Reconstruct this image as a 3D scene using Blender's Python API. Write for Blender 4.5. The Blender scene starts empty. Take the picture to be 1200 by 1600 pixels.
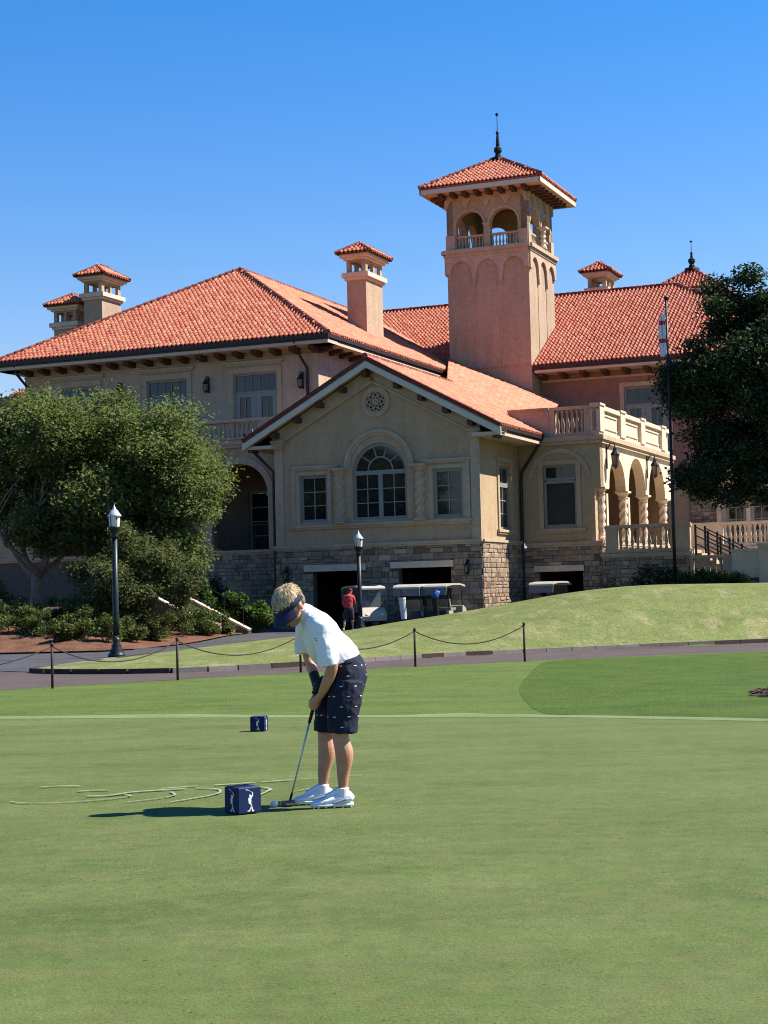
import bpy, bmesh, math, random
import numpy as np
from math import sin, cos, pi, radians, sqrt, atan2
from mathutils import Vector, Matrix
from mathutils.geometry import tessellate_polygon
from mathutils.bvhtree import BVHTree

random.seed(7)
RNG = np.random.default_rng(11)
SC = bpy.context.scene
COL = SC.collection

# ------------------------------------------------------------ camera, sky, sun, exposure
cam_data = bpy.data.cameras.new('camera')
cam_data.sensor_fit = 'VERTICAL'
cam_data.sensor_height = 24.0
cam_data.lens = 24.0 * 2600.0 / 1600.0
cam_data.clip_start = 0.1
cam_data.clip_end = 6000
cam = bpy.data.objects.new('camera', cam_data)
COL.objects.link(cam)
cam.matrix_world = (Matrix.Translation((0, 0, 1.25)) @ Matrix.Rotation(radians(90 + 2.86), 4, 'X')
                    @ Matrix.Rotation(radians(-1.4), 4, 'Z'))
SC.camera = cam

SUN_EL = radians(49)
SUN_DIR = Vector((0.99 * cos(SUN_EL), 0.135 * cos(SUN_EL), sin(SUN_EL))).normalized()
world = bpy.data.worlds.new('World')
SC.world = world
world.use_nodes = True
wn = world.node_tree.nodes
sky = wn.new('ShaderNodeTexSky')
sky.sky_type = 'NISHITA'
sky.sun_disc = False
sky.sun_elevation = SUN_EL
sky.sun_rotation = atan2(SUN_DIR.x, SUN_DIR.y)
sky.altitude = 0
sky.air_density = 1.5
sky.dust_density = 0.0
sky.ozone_density = 6.0
bgn = wn['Background']
bgn.inputs[1].default_value = 0.062
hs = wn.new('ShaderNodeHueSaturation')
hs.inputs['Saturation'].default_value = 1.4
world.node_tree.links.new(sky.outputs[0], hs.inputs['Color'])
tint = wn.new('ShaderNodeMix')
tint.data_type = 'RGBA'
tint.blend_type = 'MULTIPLY'
tint.inputs[0].default_value = 1.0
tint.inputs[7].default_value = (1.06, 0.87, 1.06, 1)
world.node_tree.links.new(hs.outputs[0], tint.inputs[6])
wtc = wn.new('ShaderNodeTexCoord')
wsep = wn.new('ShaderNodeSeparateXYZ')
world.node_tree.links.new(wtc.outputs['Generated'], wsep.inputs[0])
wmap = wn.new('ShaderNodeMapRange')
wmap.interpolation_type = 'SMOOTHSTEP'
wmap.inputs['From Min'].default_value = -0.01
wmap.inputs['From Max'].default_value = 0.125
world.node_tree.links.new(wsep.outputs['Z'], wmap.inputs['Value'])
pale = wn.new('ShaderNodeMix')          # clear pale air right above the horizon
pale.data_type = 'RGBA'
pale.inputs[6].default_value = (2.5, 4.2, 6.3, 1)
world.node_tree.links.new(wmap.outputs['Result'], pale.inputs[0])
world.node_tree.links.new(tint.outputs[2], pale.inputs[7])
world.node_tree.links.new(pale.outputs[2], bgn.inputs[0])

sun_data = bpy.data.lights.new('sun', 'SUN')
sun_data.energy = 4.6
sun_data.angle = radians(0.53)
sun_data.color = (1.0, 0.94, 0.85)
sun = bpy.data.objects.new('sun', sun_data)
COL.objects.link(sun)
sun.location = (60, 10, 60)
sun.rotation_euler = (-SUN_DIR).to_track_quat('-Z', 'Y').to_euler()

SC.view_settings.view_transform = 'Standard'
SC.view_settings.look = 'None'
SC.view_settings.exposure = 1.35
SC.view_settings.gamma = 1.0
SC.view_settings.use_curve_mapping = False
SC.cycles.filter_width = 1.05


# ------------------------------------------------------------ materials
def nodemat(name):
    m = bpy.data.materials.new(name)
    m.use_nodes = True
    nt = m.node_tree
    return m, nt, nt.nodes['Principled BSDF']


def N(nt, typ, **kw):
    n = nt.nodes.new(typ)
    for k, v in kw.items():
        setattr(n, k, v)
    return n


def noise(nt, vec, scale, detail=4, rough=0.55):
    n = N(nt, 'ShaderNodeTexNoise')
    n.inputs['Scale'].default_value = scale
    n.inputs['Detail'].default_value = detail
    n.inputs['Roughness'].default_value = rough
    nt.links.new(vec, n.inputs['Vector'])
    return n.outputs['Fac']


def ramp(nt, fac, stops, interp='LINEAR'):
    r = N(nt, 'ShaderNodeValToRGB')
    r.color_ramp.interpolation = interp
    el = r.color_ramp.elements
    while len(el) > 1:
        el.remove(el[0])
    el[0].position = stops[0][0]
    el[0].color = (*stops[0][1], 1)
    for p, c in stops[1:]:
        e = el.new(p)
        e.color = (*c, 1)
    nt.links.new(fac, r.inputs['Fac'])
    return r.outputs['Color']


def mixc(nt, a, b, fac, mode='MIX'):
    m = N(nt, 'ShaderNodeMix', data_type='RGBA', blend_type=mode)
    for sock, val in ((m.inputs[6], a), (m.inputs[7], b)):
        if isinstance(val, tuple):
            sock.default_value = (*val, 1)
        else:
            nt.links.new(val, sock)
    if isinstance(fac, (int, float)):
        m.inputs[0].default_value = fac
    else:
        nt.links.new(fac, m.inputs[0])
    return m.outputs[2]


def coords(nt, out='Object', scale=None):
    t = N(nt, 'ShaderNodeTexCoord')
    o = t.outputs[out]
    if scale is None:
        return o
    mp = N(nt, 'ShaderNodeMapping')
    mp.inputs['Scale'].default_value = scale
    nt.links.new(o, mp.inputs['Vector'])
    return mp.outputs['Vector']


def bump(nt, bsdf, height, strength, dist=0.02):
    b = N(nt, 'ShaderNodeBump')
    b.inputs['Strength'].default_value = strength
    b.inputs['Distance'].default_value = dist
    nt.links.new(height, b.inputs['Height'])
    nt.links.new(b.outputs[0], bsdf.inputs['Normal'])


def surf(name, c1, c2, scale=1.5, rough=0.85, bscale=0, bstr=0.3, bdist=0.01, metal=0.0, spec=0.3, fine=0.0, weather=0.0):
    """two-tone noisy surface with a relief"""
    m, nt, p = nodemat(name)
    co = coords(nt)
    f = noise(nt, co, scale, 6, 0.6)
    c = ramp(nt, f, [(0.3, c1), (0.7, c2)])
    if weather:
        sv = coords(nt, 'Object', (2.2, 2.2, 0.22))
        g = ramp(nt, noise(nt, sv, 1.0, 5, 0.6), [(0.3, (1 - weather,) * 3), (0.65, (1 + weather * .5,) * 3)])
        c = mixc(nt, c, g, 1.0, 'MULTIPLY')
        g = ramp(nt, noise(nt, co, 4.5, 5, 0.7), [(0.3, (1 - weather,) * 3), (0.7, (1 + weather,) * 3)])
        c = mixc(nt, c, g, 1.0, 'MULTIPLY')
    if fine:
        f2 = noise(nt, co, scale * 14, 3, 0.6)
        g = ramp(nt, f2, [(0.25, (1 - fine,) * 3), (0.75, (1 + fine,) * 3)])
        c = mixc(nt, c, g, 1.0, 'MULTIPLY')
    nt.links.new(c, p.inputs['Base Color'])
    p.inputs['Roughness'].default_value = rough
    p.inputs['Metallic'].default_value = metal
    p.inputs['Specular IOR Level'].default_value = spec
    if bscale:
        bump(nt, p, noise(nt, co, bscale, 5, 0.6), bstr, bdist)
    return m


def tonemat(name, stops, rough=0.85, scale=8, vary=0.2, bscale=30, bstr=0.4, bdist=0.01, attr='tone', spec=0.3):
    """colour picked per piece from a stored tone value, with grain"""
    m, nt, p = nodemat(name)
    if attr == 'island':
        src = N(nt, 'ShaderNodeNewGeometry').outputs['Random Per Island']
    else:
        a = N(nt, 'ShaderNodeAttribute', attribute_name=attr)
        src = a.outputs['Fac']
    c = ramp(nt, src, stops)
    co = coords(nt)
    f = noise(nt, co, scale, 5, 0.6)
    g = ramp(nt, f, [(0.25, (1 - vary,) * 3), (0.75, (1 + vary,) * 3)])
    c = mixc(nt, c, g, 1.0, 'MULTIPLY')
    nt.links.new(c, p.inputs['Base Color'])
    p.inputs['Roughness'].default_value = rough
    p.inputs['Specular IOR Level'].default_value = spec
    if bscale:
        bump(nt, p, noise(nt, co, bscale, 4, 0.6), bstr, bdist)
    return m


def leafmat(name, stops, trans=0.3, rough=0.5):
    m, nt, p = nodemat(name)
    a = N(nt, 'ShaderNodeAttribute', attribute_name='tone')
    c = ramp(nt, a.outputs['Fac'], stops)
    nt.links.new(c, p.inputs['Base Color'])
    p.inputs['Roughness'].default_value = max(rough, .65)
    p.inputs['Specular IOR Level'].default_value = 0.16
    t = N(nt, 'ShaderNodeBsdfTranslucent')
    nt.links.new(mixc(nt, c, (1.25, 1.3, 0.7), 1.0, 'MULTIPLY'), t.inputs['Color'])
    mx = N(nt, 'ShaderNodeMixShader')
    mx.inputs[0].default_value = trans
    nt.links.new(p.outputs[0], mx.inputs[1])
    nt.links.new(t.outputs[0], mx.inputs[2])
    nt.links.new(mx.outputs[0], nt.nodes['Material Output'].inputs['Surface'])
    return m


M = {}
M['stucco'] = surf('stucco', (0.335, 0.236, 0.135), (0.40, 0.285, 0.166), 0.7, 0.92, 38, 0.5, 0.012, fine=0.14, weather=0.11)
M['stucco_pink'] = surf('stucco_pink', (0.315, 0.226, 0.15), (0.375, 0.272, 0.182), 0.6, 0.92, 38, 0.5, 0.012, fine=0.14, weather=0.11)
M['stucco_tan'] = surf('stucco_tan', (0.37, 0.262, 0.178), (0.44, 0.315, 0.218), 0.6, 0.92, 38, 0.5, 0.012, fine=0.14, weather=0.11)
M['stucco_rose_shaded'] = surf('stucco_rose_shaded', (0.20, 0.108, 0.082), (0.25, 0.14, 0.106), 0.6, 0.92, 38, 0.5, 0.012, fine=0.14, weather=0.11)  # deep shade under the range eave put into a darker, redder stucco
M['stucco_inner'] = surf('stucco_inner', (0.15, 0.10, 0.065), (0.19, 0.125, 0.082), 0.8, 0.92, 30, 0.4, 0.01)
M['cast'] = surf('cast_stone', (0.36, 0.265, 0.17), (0.43, 0.32, 0.21), 2.0, 0.85, 26, 0.4, 0.01, fine=0.12, weather=0.10)
M['cast_pale'] = surf('cast_stone_pale', (0.52, 0.40, 0.285), (0.60, 0.475, 0.345), 2.0, 0.85, 26, 0.4, 0.01, fine=0.12, weather=0.10)
M['barge'] = surf('painted_barge', (0.46, 0.41, 0.31), (0.52, 0.465, 0.36), 1.5, 0.6, 20, 0.15, 0.005)
M['soffit'] = surf('soffit_paint', (0.44, 0.34, 0.24), (0.50, 0.39, 0.28), 1.5, 0.7, 20, 0.15, 0.005)
M['timber'] = surf('dark_timber', (0.045, 0.022, 0.016), (0.085, 0.045, 0.03), 5, 0.7, 40, 0.4, 0.006)
M['gutter'] = surf('bronze_gutter', (0.028, 0.016, 0.014), (0.05, 0.028, 0.022), 4, 0.45, 0, metal=0.3)
M['deck'] = surf('roof_deck', (0.20, 0.06, 0.04), (0.28, 0.09, 0.06), 3, 0.9)
M['tile'] = tonemat('clay_tile', [(0.0, (0.40, 0.092, 0.045)), (0.3, (0.475, 0.122, 0.062)), (0.65, (0.52, 0.150, 0.080)), (0.9, (0.53, 0.175, 0.095)), (1.0, (0.55, 0.21, 0.118))], 0.75, 9, 0.18, 40, 0.3, 0.006, 'island')
M['cap'] = tonemat('clay_cap', [(0.0, (0.13, 0.032, 0.022)), (0.6, (0.21, 0.052, 0.033)), (1.0, (0.32, 0.095, 0.06))], 0.75, 9, 0.2, 40, 0.3, 0.006, 'island')
M['stone'] = tonemat('rubble_stone', [(0.0, (0.13, 0.085, 0.052)), (0.2, (0.22, 0.165, 0.115)), (0.4, (0.31, 0.215, 0.13)), (0.55, (0.165, 0.14, 0.115)), (0.75, (0.37, 0.265, 0.165)), (0.9, (0.25, 0.15, 0.09)), (1.0, (0.45, 0.35, 0.235))], 0.9, 9, 0.28, 22, 0.8, 0.03)
M['mortar'] = surf('mortar', (0.085, 0.066, 0.048), (0.12, 0.094, 0.07), 4, 0.95, 40, 0.5, 0.01)
M['frame'] = surf('window_paint', (0.19, 0.195, 0.17), (0.225, 0.23, 0.20), 3, 0.5)
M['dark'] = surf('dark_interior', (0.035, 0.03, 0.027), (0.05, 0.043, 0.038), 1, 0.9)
M['iron'] = surf('black_iron', (0.012, 0.013, 0.013), (0.02, 0.021, 0.02), 6, 0.45, 60, 0.2, 0.003, metal=0.4)
M['darkgreen_iron'] = surf('green_black_iron', (0.012, 0.017, 0.016), (0.022, 0.028, 0.026), 6, 0.42, 60, 0.2, 0.003, metal=0.3)
M['rust'] = surf('brown_post', (0.028, 0.016, 0.013), (0.05, 0.028, 0.021), 20, 0.7)
M['lantern_glass'] = surf('frosted_lantern_glass', (0.62, 0.58, 0.5), (0.7, 0.66, 0.58), 8, 0.25)
M['dim_glass'] = surf('shaded_lantern_glass', (0.13, 0.105, 0.07), (0.18, 0.145, 0.10), 8, 0.2)  # wall lantern glass, its colour darkened for the shade it hangs in
M['lamp_cap'] = surf('grey_lamp_cap', (0.35, 0.42, 0.45), (0.42, 0.5, 0.53), 8, 0.4, metal=0.3)

m, nt, p = nodemat('window_glass')
co = coords(nt)
c = ramp(nt, noise(nt, co, 0.6, 3), [(0.35, (0.010, 0.010, 0.011)), (0.7, (0.022, 0.021, 0.020))])
nt.links.new(c, p.inputs['Base Color'])
p.inputs['Roughness'].default_value = 0.04
p.inputs['Specular IOR Level'].default_value = 0.5
bump(nt, p, noise(nt, co, 1.2, 2), 0.08, 0.02)
M['glass'] = m


# ------------------------------------------------------------ mesh helpers
class MB:
    def __init__(s):
        s.v = []
        s.f = []
        s.t = []

    def add(s, verts, faces, tone=0.5):
        o = len(s.v)
        s.v.extend([tuple(q) for q in verts])
        s.f.extend([tuple(i + o for i in f) for f in faces])
        s.t.extend([tone] * len(faces))

    def hexa(s, c, tone=0.5):
        """eight corners, bottom ring then top ring"""
        s.add(c, [(0, 3, 2, 1), (4, 5, 6, 7), (0, 1, 5, 4), (1, 2, 6, 5), (2, 3, 7, 6), (3, 0, 4, 7)], tone)

    def box(s, x0, x1, y0, y1, z0, z1, tone=0.5):
        s.hexa([(x0, y0, z0), (x1, y0, z0), (x1, y1, z0), (x0, y1, z0),
                (x0, y0, z1), (x1, y0, z1), (x1, y1, z1), (x0, y1, z1)], tone)

    def beam(s, a, b, w, h, up=(0, 0, 1), tone=0.5):
        a, b, up = Vector(a), Vector(b), Vector(up)
        t = (b - a).normalized()
        x = t.cross(up)
        if x.length < 1e-5:
            x = t.cross(Vector((1, 0, 0)))
        x.normalize()
        y = x.cross(t)
        c = []
        for q in (a, b):
            for sx, sy in ((-1, -1), (1, -1), (1, 1), (-1, 1)):
                c.append(q + x * (sx * w / 2) + y * (sy * h / 2))
        s.hexa(c, tone)

    def tube(s, pts, rad, n=8, caps=True, tone=0.5, side=None):
        pts = [Vector(q) for q in pts]
        if not hasattr(rad, '__len__'):
            rad = [rad] * len(pts)
        vs, fs = [], []
        k = len(pts)
        prev = None
        for i, q in enumerate(pts):
            t = (pts[min(i + 1, k - 1)] - pts[max(i - 1, 0)])
            if t.length < 1e-9:
                t = Vector((0, 0, 1))
            t.normalize()
            if side is not None:
                b = Vector(side)
            elif prev is None:
                b = Vector((0, 1, 0)) if abs(t.y) < 0.8 else Vector((1, 0, 0))
            else:
                b = prev
            b = (b - t * b.dot(t))
            b.normalize()
            prev = b
            a = t.cross(b)
            r = rad[i]
            ra, rb = (r if hasattr(r, '__len__') else (r, r))
            for j in range(n):
                w = 2 * pi * j / n
                vs.append(q + a * (ra * cos(w)) + b * (rb * sin(w)))
        for i in range(k - 1):
            for j in range(n):
                j2 = (j + 1) % n
                fs.append((i * n + j, i * n + j2, (i + 1) * n + j2, (i + 1) * n + j))
        if caps:
            fs.append(tuple(range(n - 1, -1, -1)))
            fs.append(tuple((k - 1) * n + j for j in range(n)))
        s.add(vs, fs, tone)

    def lathe(s, c, prof, n=10, tone=0.5):
        x, y, z = c
        s.tube([(x, y, z + h) for r, h in prof], [max(r, 0.001) for r, h in prof], n, True, tone, side=(0, 1, 0))

    def ellipsoid(s, c, r, axes=None, nu=14, nv=9):
        c = Vector(c)
        ax = axes or (Vector((1, 0, 0)), Vector((0, 1, 0)), Vector((0, 0, 1)))
        vs, fs = [], []
        for i in range(nv + 1):
            th = pi * i / nv
            for j in range(nu):
                ph = 2 * pi * j / nu
                d = (max(sin(th), 1e-3) * cos(ph) * r[0], max(sin(th), 1e-3) * sin(ph) * r[1], cos(th) * r[2])
                vs.append(c + ax[0] * d[0] + ax[1] * d[1] + ax[2] * d[2])
        for i in range(nv):
            for j in range(nu):
                fs.append((i * nu + j, (i + 1) * nu + j, (i + 1) * nu + (j + 1) % nu, i * nu + (j + 1) % nu))
        fs.append(tuple(range(nu)))
        fs.append(tuple(nv * nu + j for j in range(nu - 1, -1, -1)))
        s.add(vs, fs)

    def mesh(s, name, smooth=False):
        me = bpy.data.meshes.new(name)
        me.from_pydata(s.v, [], s.f)
        if len(set(s.t)) > 1 or (s.t and s.t[0] != 0.5):
            a = me.attributes.new('tone', 'FLOAT', 'FACE')
            a.data.foreach_set('value', s.t)
        if smooth:
            me.polygons.foreach_set('use_smooth', [True] * len(me.polygons))
        return me

    def build(s, name, mat, parent=None, smooth=False, fix=True):
        me = s.mesh(name, smooth)
        if fix and len(s.f) < 60000:
            bm = bmesh.new()
            bm.from_mesh(me)
            bmesh.ops.recalc_face_normals(bm, faces=bm.faces)
            bm.to_mesh(me)
            bm.free()
        me.materials.append(M[mat] if isinstance(mat, str) else mat)
        return link(name, me, parent)


def link(name, data, parent=None):
    o = bpy.data.objects.new(name, data)
    COL.objects.link(o)
    if parent is not None:
        o.parent = parent
    return o


def npmesh(name, verts, faces, mat, parent=None, tone=None, smooth=False):
    """quads from numpy arrays"""
    me = bpy.data.meshes.new(name)
    nf = len(faces)
    me.vertices.add(len(verts))
    me.vertices.foreach_set('co', np.asarray(verts, np.float32).ravel())
    k = faces.shape[1]
    me.loops.add(nf * k)
    me.loops.foreach_set('vertex_index', faces.astype(np.int32).ravel())
    me.polygons.add(nf)
    me.polygons.foreach_set('loop_start', np.arange(0, nf * k, k, dtype=np.int32))
    if smooth:
        me.polygons.foreach_set('use_smooth', np.ones(nf, bool))
    me.update(calc_edges=True)
    if tone is not None:
        a = me.attributes.new('tone', 'FLOAT', 'FACE')
        a.data.foreach_set('value', np.asarray(tone, np.float32))
    me.materials.append(M[mat] if isinstance(mat, str) else mat)
    return link(name, me, parent)


def thing(name, label, cat, loc=(0, 0, 0), rz=0.0, group=None):
    o = link(name, None)
    o.location = loc
    o.rotation_euler = (0, 0, rz)
    tag(o, label, cat, group)
    return o


def tag(o, label=None, cat=None, group=None, kind=None):
    if label:
        o['label'] = label
    if cat:
        o['category'] = cat
    if group:
        o['group'] = group
    if kind:
        o['kind'] = kind
    return o


def struct(o):
    o['kind'] = 'structure'
    return o


def stuff(o):
    o['kind'] = 'stuff'
    return o


def copy_thing(root, loc, rz, label, group=None):
    kids = {}
    for o in COL.objects:
        if o.parent:
            kids.setdefault(o.parent.name, []).append(o)
    r = root.copy()
    COL.objects.link(r)
    r.location = loc
    r.rotation_euler = (0, 0, rz)
    r['label'] = label
    if group:
        r['group'] = group

    def rec(src, dst):
        for ch in kids.get(src.name, []):
            c = ch.copy()
            COL.objects.link(c)
            c.parent = dst
            rec(ch, c)
    rec(root, r)
    return r


def catmull(pts, sub=6):
    pts = [np.array(q, float) for q in pts]
    out = []
    n = len(pts)
    for i in range(n - 1):
        p0, p1, p2, p3 = pts[max(i - 1, 0)], pts[i], pts[i + 1], pts[min(i + 2, n - 1)]
        for k in range(sub):
            t = k / sub
            out.append(0.5 * ((2 * p1) + (-p0 + p2) * t + (2 * p0 - 5 * p1 + 4 * p2 - p3) * t * t + (-p0 + 3 * p1 - 3 * p2 + p3) * t ** 3))
    out.append(pts[-1])
    return out


# ------------------------------------------------------------ terrain
def sstep(a, b, x):
    t = np.clip((np.asarray(x, float) - a) / (b - a), 0, 1)
    return t * t * (3 - 2 * t)


CREST_X = [-60, -9, -3.6, -1.5, -0.1, 2.2, 4.5, 6.8, 9.2, 13.8, 20, 60]
CREST_Z = [-0.38, -0.36, -0.22, -0.10, 0.16, 0.44, 0.80, 1.16, 1.34, 1.30, 1.3, 1.3]
LAWN_F = [(-8.6, 40.6), (-7.4, 39.6), (-4.9, 38.9), (-2.0, 40.9), (0.8, 43.9), (3.9, 45.9), (11.5, 49.8), (22, 53.5), (40, 57)]
LF = np.array(catmull(LAWN_F, 8))


def crest(x):
    g = np.linspace(-60, 60, 481)
    z = np.interp(g, CREST_X, CREST_Z)
    k = np.ones(9) / 9
    z = np.convolve(np.pad(z, 4, mode='edge'), k, 'valid')
    return np.interp(x, g, z)


def hgt(x, y):
    x = np.asarray(x, float)
    y = np.asarray(y, float)
    b = -0.42 * sstep(5, 34, y) + 0.033
    yf = np.interp(x, LF[:, 0], LF[:, 1])
    yf = np.where(x < -8, 42.0, yf)
    t = np.clip((y - yf) / (60 - yf), 0, 1)
    c = crest(x)
    z = b + (c - b) * t * (2 - t)
    drop = sstep(60, 67, y)
    wr = sstep(8.6, 11.0, x - 0.12 * (y - 60))
    z = z * (1 - drop * (1 - wr)) + (-0.17) * drop * (1 - wr)
    # planted bank on the left
    dl = (x + 8.6) * (-0.98) + (y - 55.2) * 0.2
    d = np.minimum(y - 55.15, dl)
    d = np.where(y > 90, 0, d)
    z = z + 0.17 * np.clip(d, 0, 7.5) - 0.17 * 0.6 * (1 - np.exp(-np.clip(d, 0, 9) / 0.6)) * 0.5
    return z


def gz(x, y):
    return float(hgt(x, y))


def rowsheet(name, poly, dy, dx, off, mat, skirt=0.012):
    poly = [np.array(q, float) for q in poly]
    ys = [q[1] for q in poly]
    y0, y1 = min(ys) + 1e-4, max(ys) - 1e-4
    nr = max(2, int((y1 - y0) / dy) + 1)
    rows = []
    for y in np.linspace(y0, y1, nr):
        xs = []
        for i in range(len(poly)):
            a, b = poly[i], poly[(i + 1) % len(poly)]
            if (a[1] - y) * (b[1] - y) <= 0 and a[1] != b[1]:
                xs.append(a[0] + (b[0] - a[0]) * (y - a[1]) / (b[1] - a[1]))
        rows.append((y, min(xs), max(xs)))
    wid = max(r[2] - r[1] for r in rows)
    nc = max(2, int(wid / dx) + 1)
    V = []
    for y, xa, xb in rows:
        x = np.linspace(xa, xb, nc)
        V.append(np.stack([x, np.full(nc, y), hgt(x, y) + off], 1))
    V = np.concatenate(V)
    i = np.arange(nr - 1)[:, None] * nc + np.arange(nc - 1)[None, :]
    F = np.stack([i, i + 1, i + nc + 1, i + nc], -1).reshape(-1, 4)
    if skirt:
        ring_ = np.concatenate([np.arange(nc), np.arange(1, nr) * nc + nc - 1, np.arange(nc - 2, -1, -1) + (nr - 1) * nc, np.arange(nr - 2, 0, -1) * nc])
        lo = V[ring_].copy()
        lo[:, 2] -= skirt
        k0 = len(V)
        m_ = len(ring_)
        j = np.arange(m_)
        V = np.concatenate([V, lo])
        F = np.concatenate([F, np.stack([ring_[j], k0 + j, k0 + (j + 1) % m_, ring_[(j + 1) % m_]], -1)])
    o = npmesh(name, V, F, mat)
    o.data.polygons.foreach_set('use_smooth', np.arange(len(F)) < (nr - 1) * (nc - 1))
    return struct(o)


def grassmat(name, stops, patch, patch_s, fine_s, fine_v, bdist, rough=0.9, streak=None, straw=None, mid=None):
    m, nt, p = nodemat(name)
    co = coords(nt)
    c = ramp(nt, noise(nt, co, patch_s, 5, 0.62), stops)
    if streak:
        sv = coords(nt, 'Object', streak[0])
        g = ramp(nt, noise(nt, sv, 1.0, 5, 0.6), [(0.3, (1 - streak[1],) * 3), (0.7, (1 + streak[1],) * 3)])
        c = mixc(nt, c, g, 1.0, 'MULTIPLY')
    if straw:
        f = ramp(nt, noise(nt, coords(nt, 'Object', straw[0]), 1.0, 6, 0.65), [(straw[1], (0, 0, 0)), (straw[2], (1, 1, 1))])
        c = mixc(nt, c, straw[3], f)
    if mid:
        c = mixc(nt, c, mid[1], ramp(nt, noise(nt, co, mid[0] * .45, 5, 0.65), [(0.46, (0, 0, 0)), (0.62, (.8, .8, .8))]))
        g = ramp(nt, noise(nt, co, mid[0], 5, 0.7), [(0.28, (1 - mid[2],) * 3), (0.72, (1 + mid[2],) * 3)])
        c = mixc(nt, c, g, 1.0, 'MULTIPLY')
        sp = ramp(nt, noise(nt, co, mid[0] * 4.5, 3, 0.6), [(0.30, (.42,) * 3), (0.37, (1,) * 3), (0.66, (1,) * 3), (0.74, (1.35, 1.35, 1.3))])
        c = mixc(nt, c, sp, 1.0, 'MULTIPLY')
    g2 = ramp(nt, noise(nt, co, fine_s, 4, 0.7), [(0.25, (1 - fine_v,) * 3), (0.75, (1 + fine_v,) * 3)])
    c = mixc(nt, c, g2, 1.0, 'MULTIPLY')
    nt.links.new(c, p.inputs['Base Color'])
    p.inputs['Roughness'].default_value = rough
    p.inputs['Specular IOR Level'].default_value = 0.15
    g3 = ramp(nt, noise(nt, co, fine_s * 2.9, 2, 0.7), [(0.3, (1 - fine_v * .75,) * 3), (0.7, (1 + fine_v * .75,) * 3)])
    c = mixc(nt, c, g3, 1.0, 'MULTIPLY')
    nt.links.new(c, p.inputs['Base Color'])
    bump(nt, p, noise(nt, co, fine_s * 1.3, 4, 0.7), 0.9, bdist)
    return m


M['green'] = grassmat('putting_green_turf', [(0.28, (0.066, 0.095, 0.021)), (0.5, (0.081, 0.108, 0.028)), (0.72, (0.100, 0.122, 0.038))], 0, 1.1, 75, 0.36, 0.008,
                      streak=((0.30, 1.3, 1), 0.15), straw=((0.9, 2.2, 1), 0.56, 0.80, (0.124, 0.128, 0.052)), mid=(9.0, (0.098, 0.112, 0.034), 0.16))
M['fringe'] = grassmat('fringe_turf', [(0.3, (0.061, 0.098, 0.017)), (0.7, (0.095, 0.130, 0.027))], 0, 0.7, 26, 0.3, 0.03, streak=((0.3, 1.0, 1), 0.16), mid=(4.0, (0.085, 0.118, 0.026), 0.14))
M['rough'] = grassmat('rough_turf', [(0.3, (0.040, 0.079, 0.009)), (0.7, (0.073, 0.116, 0.016))], 0, 0.9, 18, 0.38, 0.06, streak=((0.4, 1.2, 1), 0.12), mid=(3.0, (0.066, 0.107, 0.012), 0.16))
M['collar'] = grassmat('collar_turf', [(0.3, (0.11, 0.15, 0.055)), (0.7, (0.165, 0.205, 0.09))], 0, 0.9, 30, 0.25, 0.02)
M['lawn'] = grassmat('lawn_turf', [(0.3, (0.098, 0.124, 0.034)), (0.55, (0.130, 0.146, 0.044)), (0.75, (0.155, 0.164, 0.056))], 0, 0.9, 9, 0.3, 0.06, streak=((0.8, 0.5, 1), 0.13),
                     straw=((1.3, 0.38, 1), 0.50, 0.68, (0.215, 0.196, 0.092)), mid=(2.0, (0.125, 0.15, 0.042), 0.12))
M['ground'] = grassmat('far_grass', [(0.3, (0.05, 0.075, 0.022)), (0.7, (0.075, 0.10, 0.032))], 0, 0.2, 6, 0.2, 0.05)
M['mulch'] = grassmat('pine_straw', [(0.3, (0.10, 0.044, 0.026)), (0.7, (0.20, 0.098, 0.058))], 0, 1.4, 16, 0.55, 0.09)
M['mulch_dark'] = grassmat('dark_mulch', [(0.3, (0.04, 0.027, 0.02)), (0.7, (0.085, 0.06, 0.045))], 0, 3, 14, 0.5, 0.08)
M['road'] = surf('pink_asphalt', (0.050, 0.035, 0.031), (0.074, 0.052, 0.045), 0.8, 0.9, 60, 0.5, 0.008, fine=0.18)
M['drive'] = surf('grey_asphalt', (0.036, 0.036, 0.040), (0.056, 0.055, 0.060), 0.6, 0.9, 60, 0.5, 0.008, fine=0.18)
M['kerb'] = tonemat('kerb_stone', [(0.0, (0.030, 0.018, 0.014)), (0.45, (0.05, 0.031, 0.024)), (0.55, (0.15, 0.125, 0.11)), (1.0, (0.20, 0.17, 0.155))], 0.9, 5, 0.2, 25, 0.5, 0.01)

# ground to the horizon: fine in the middle, coarse outside
gx = np.concatenate([[-3000, -1200, -500, -200, -100], np.arange(-60, 61, 1.5), [100, 200, 500, 1200, 3000]])
gy = np.concatenate([[-800, -300, -100], np.arange(-30, 111, 1.5), [150, 220, 350, 600, 1200, 3000]])
GX, GY = np.meshgrid(gx, gy)
GZ = hgt(GX, GY) - 0.09
V = np.stack([GX, GY, GZ], -1).reshape(-1, 3)
i = np.arange(len(gy) - 1)[:, None] * len(gx) + np.arange(len(gx) - 1)[None, :]
struct(npmesh('ground', V, np.stack([i, i + 1, i + len(gx) + 1, i + len(gx)], -1).reshape(-1, 4), 'ground', smooth=True))

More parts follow.
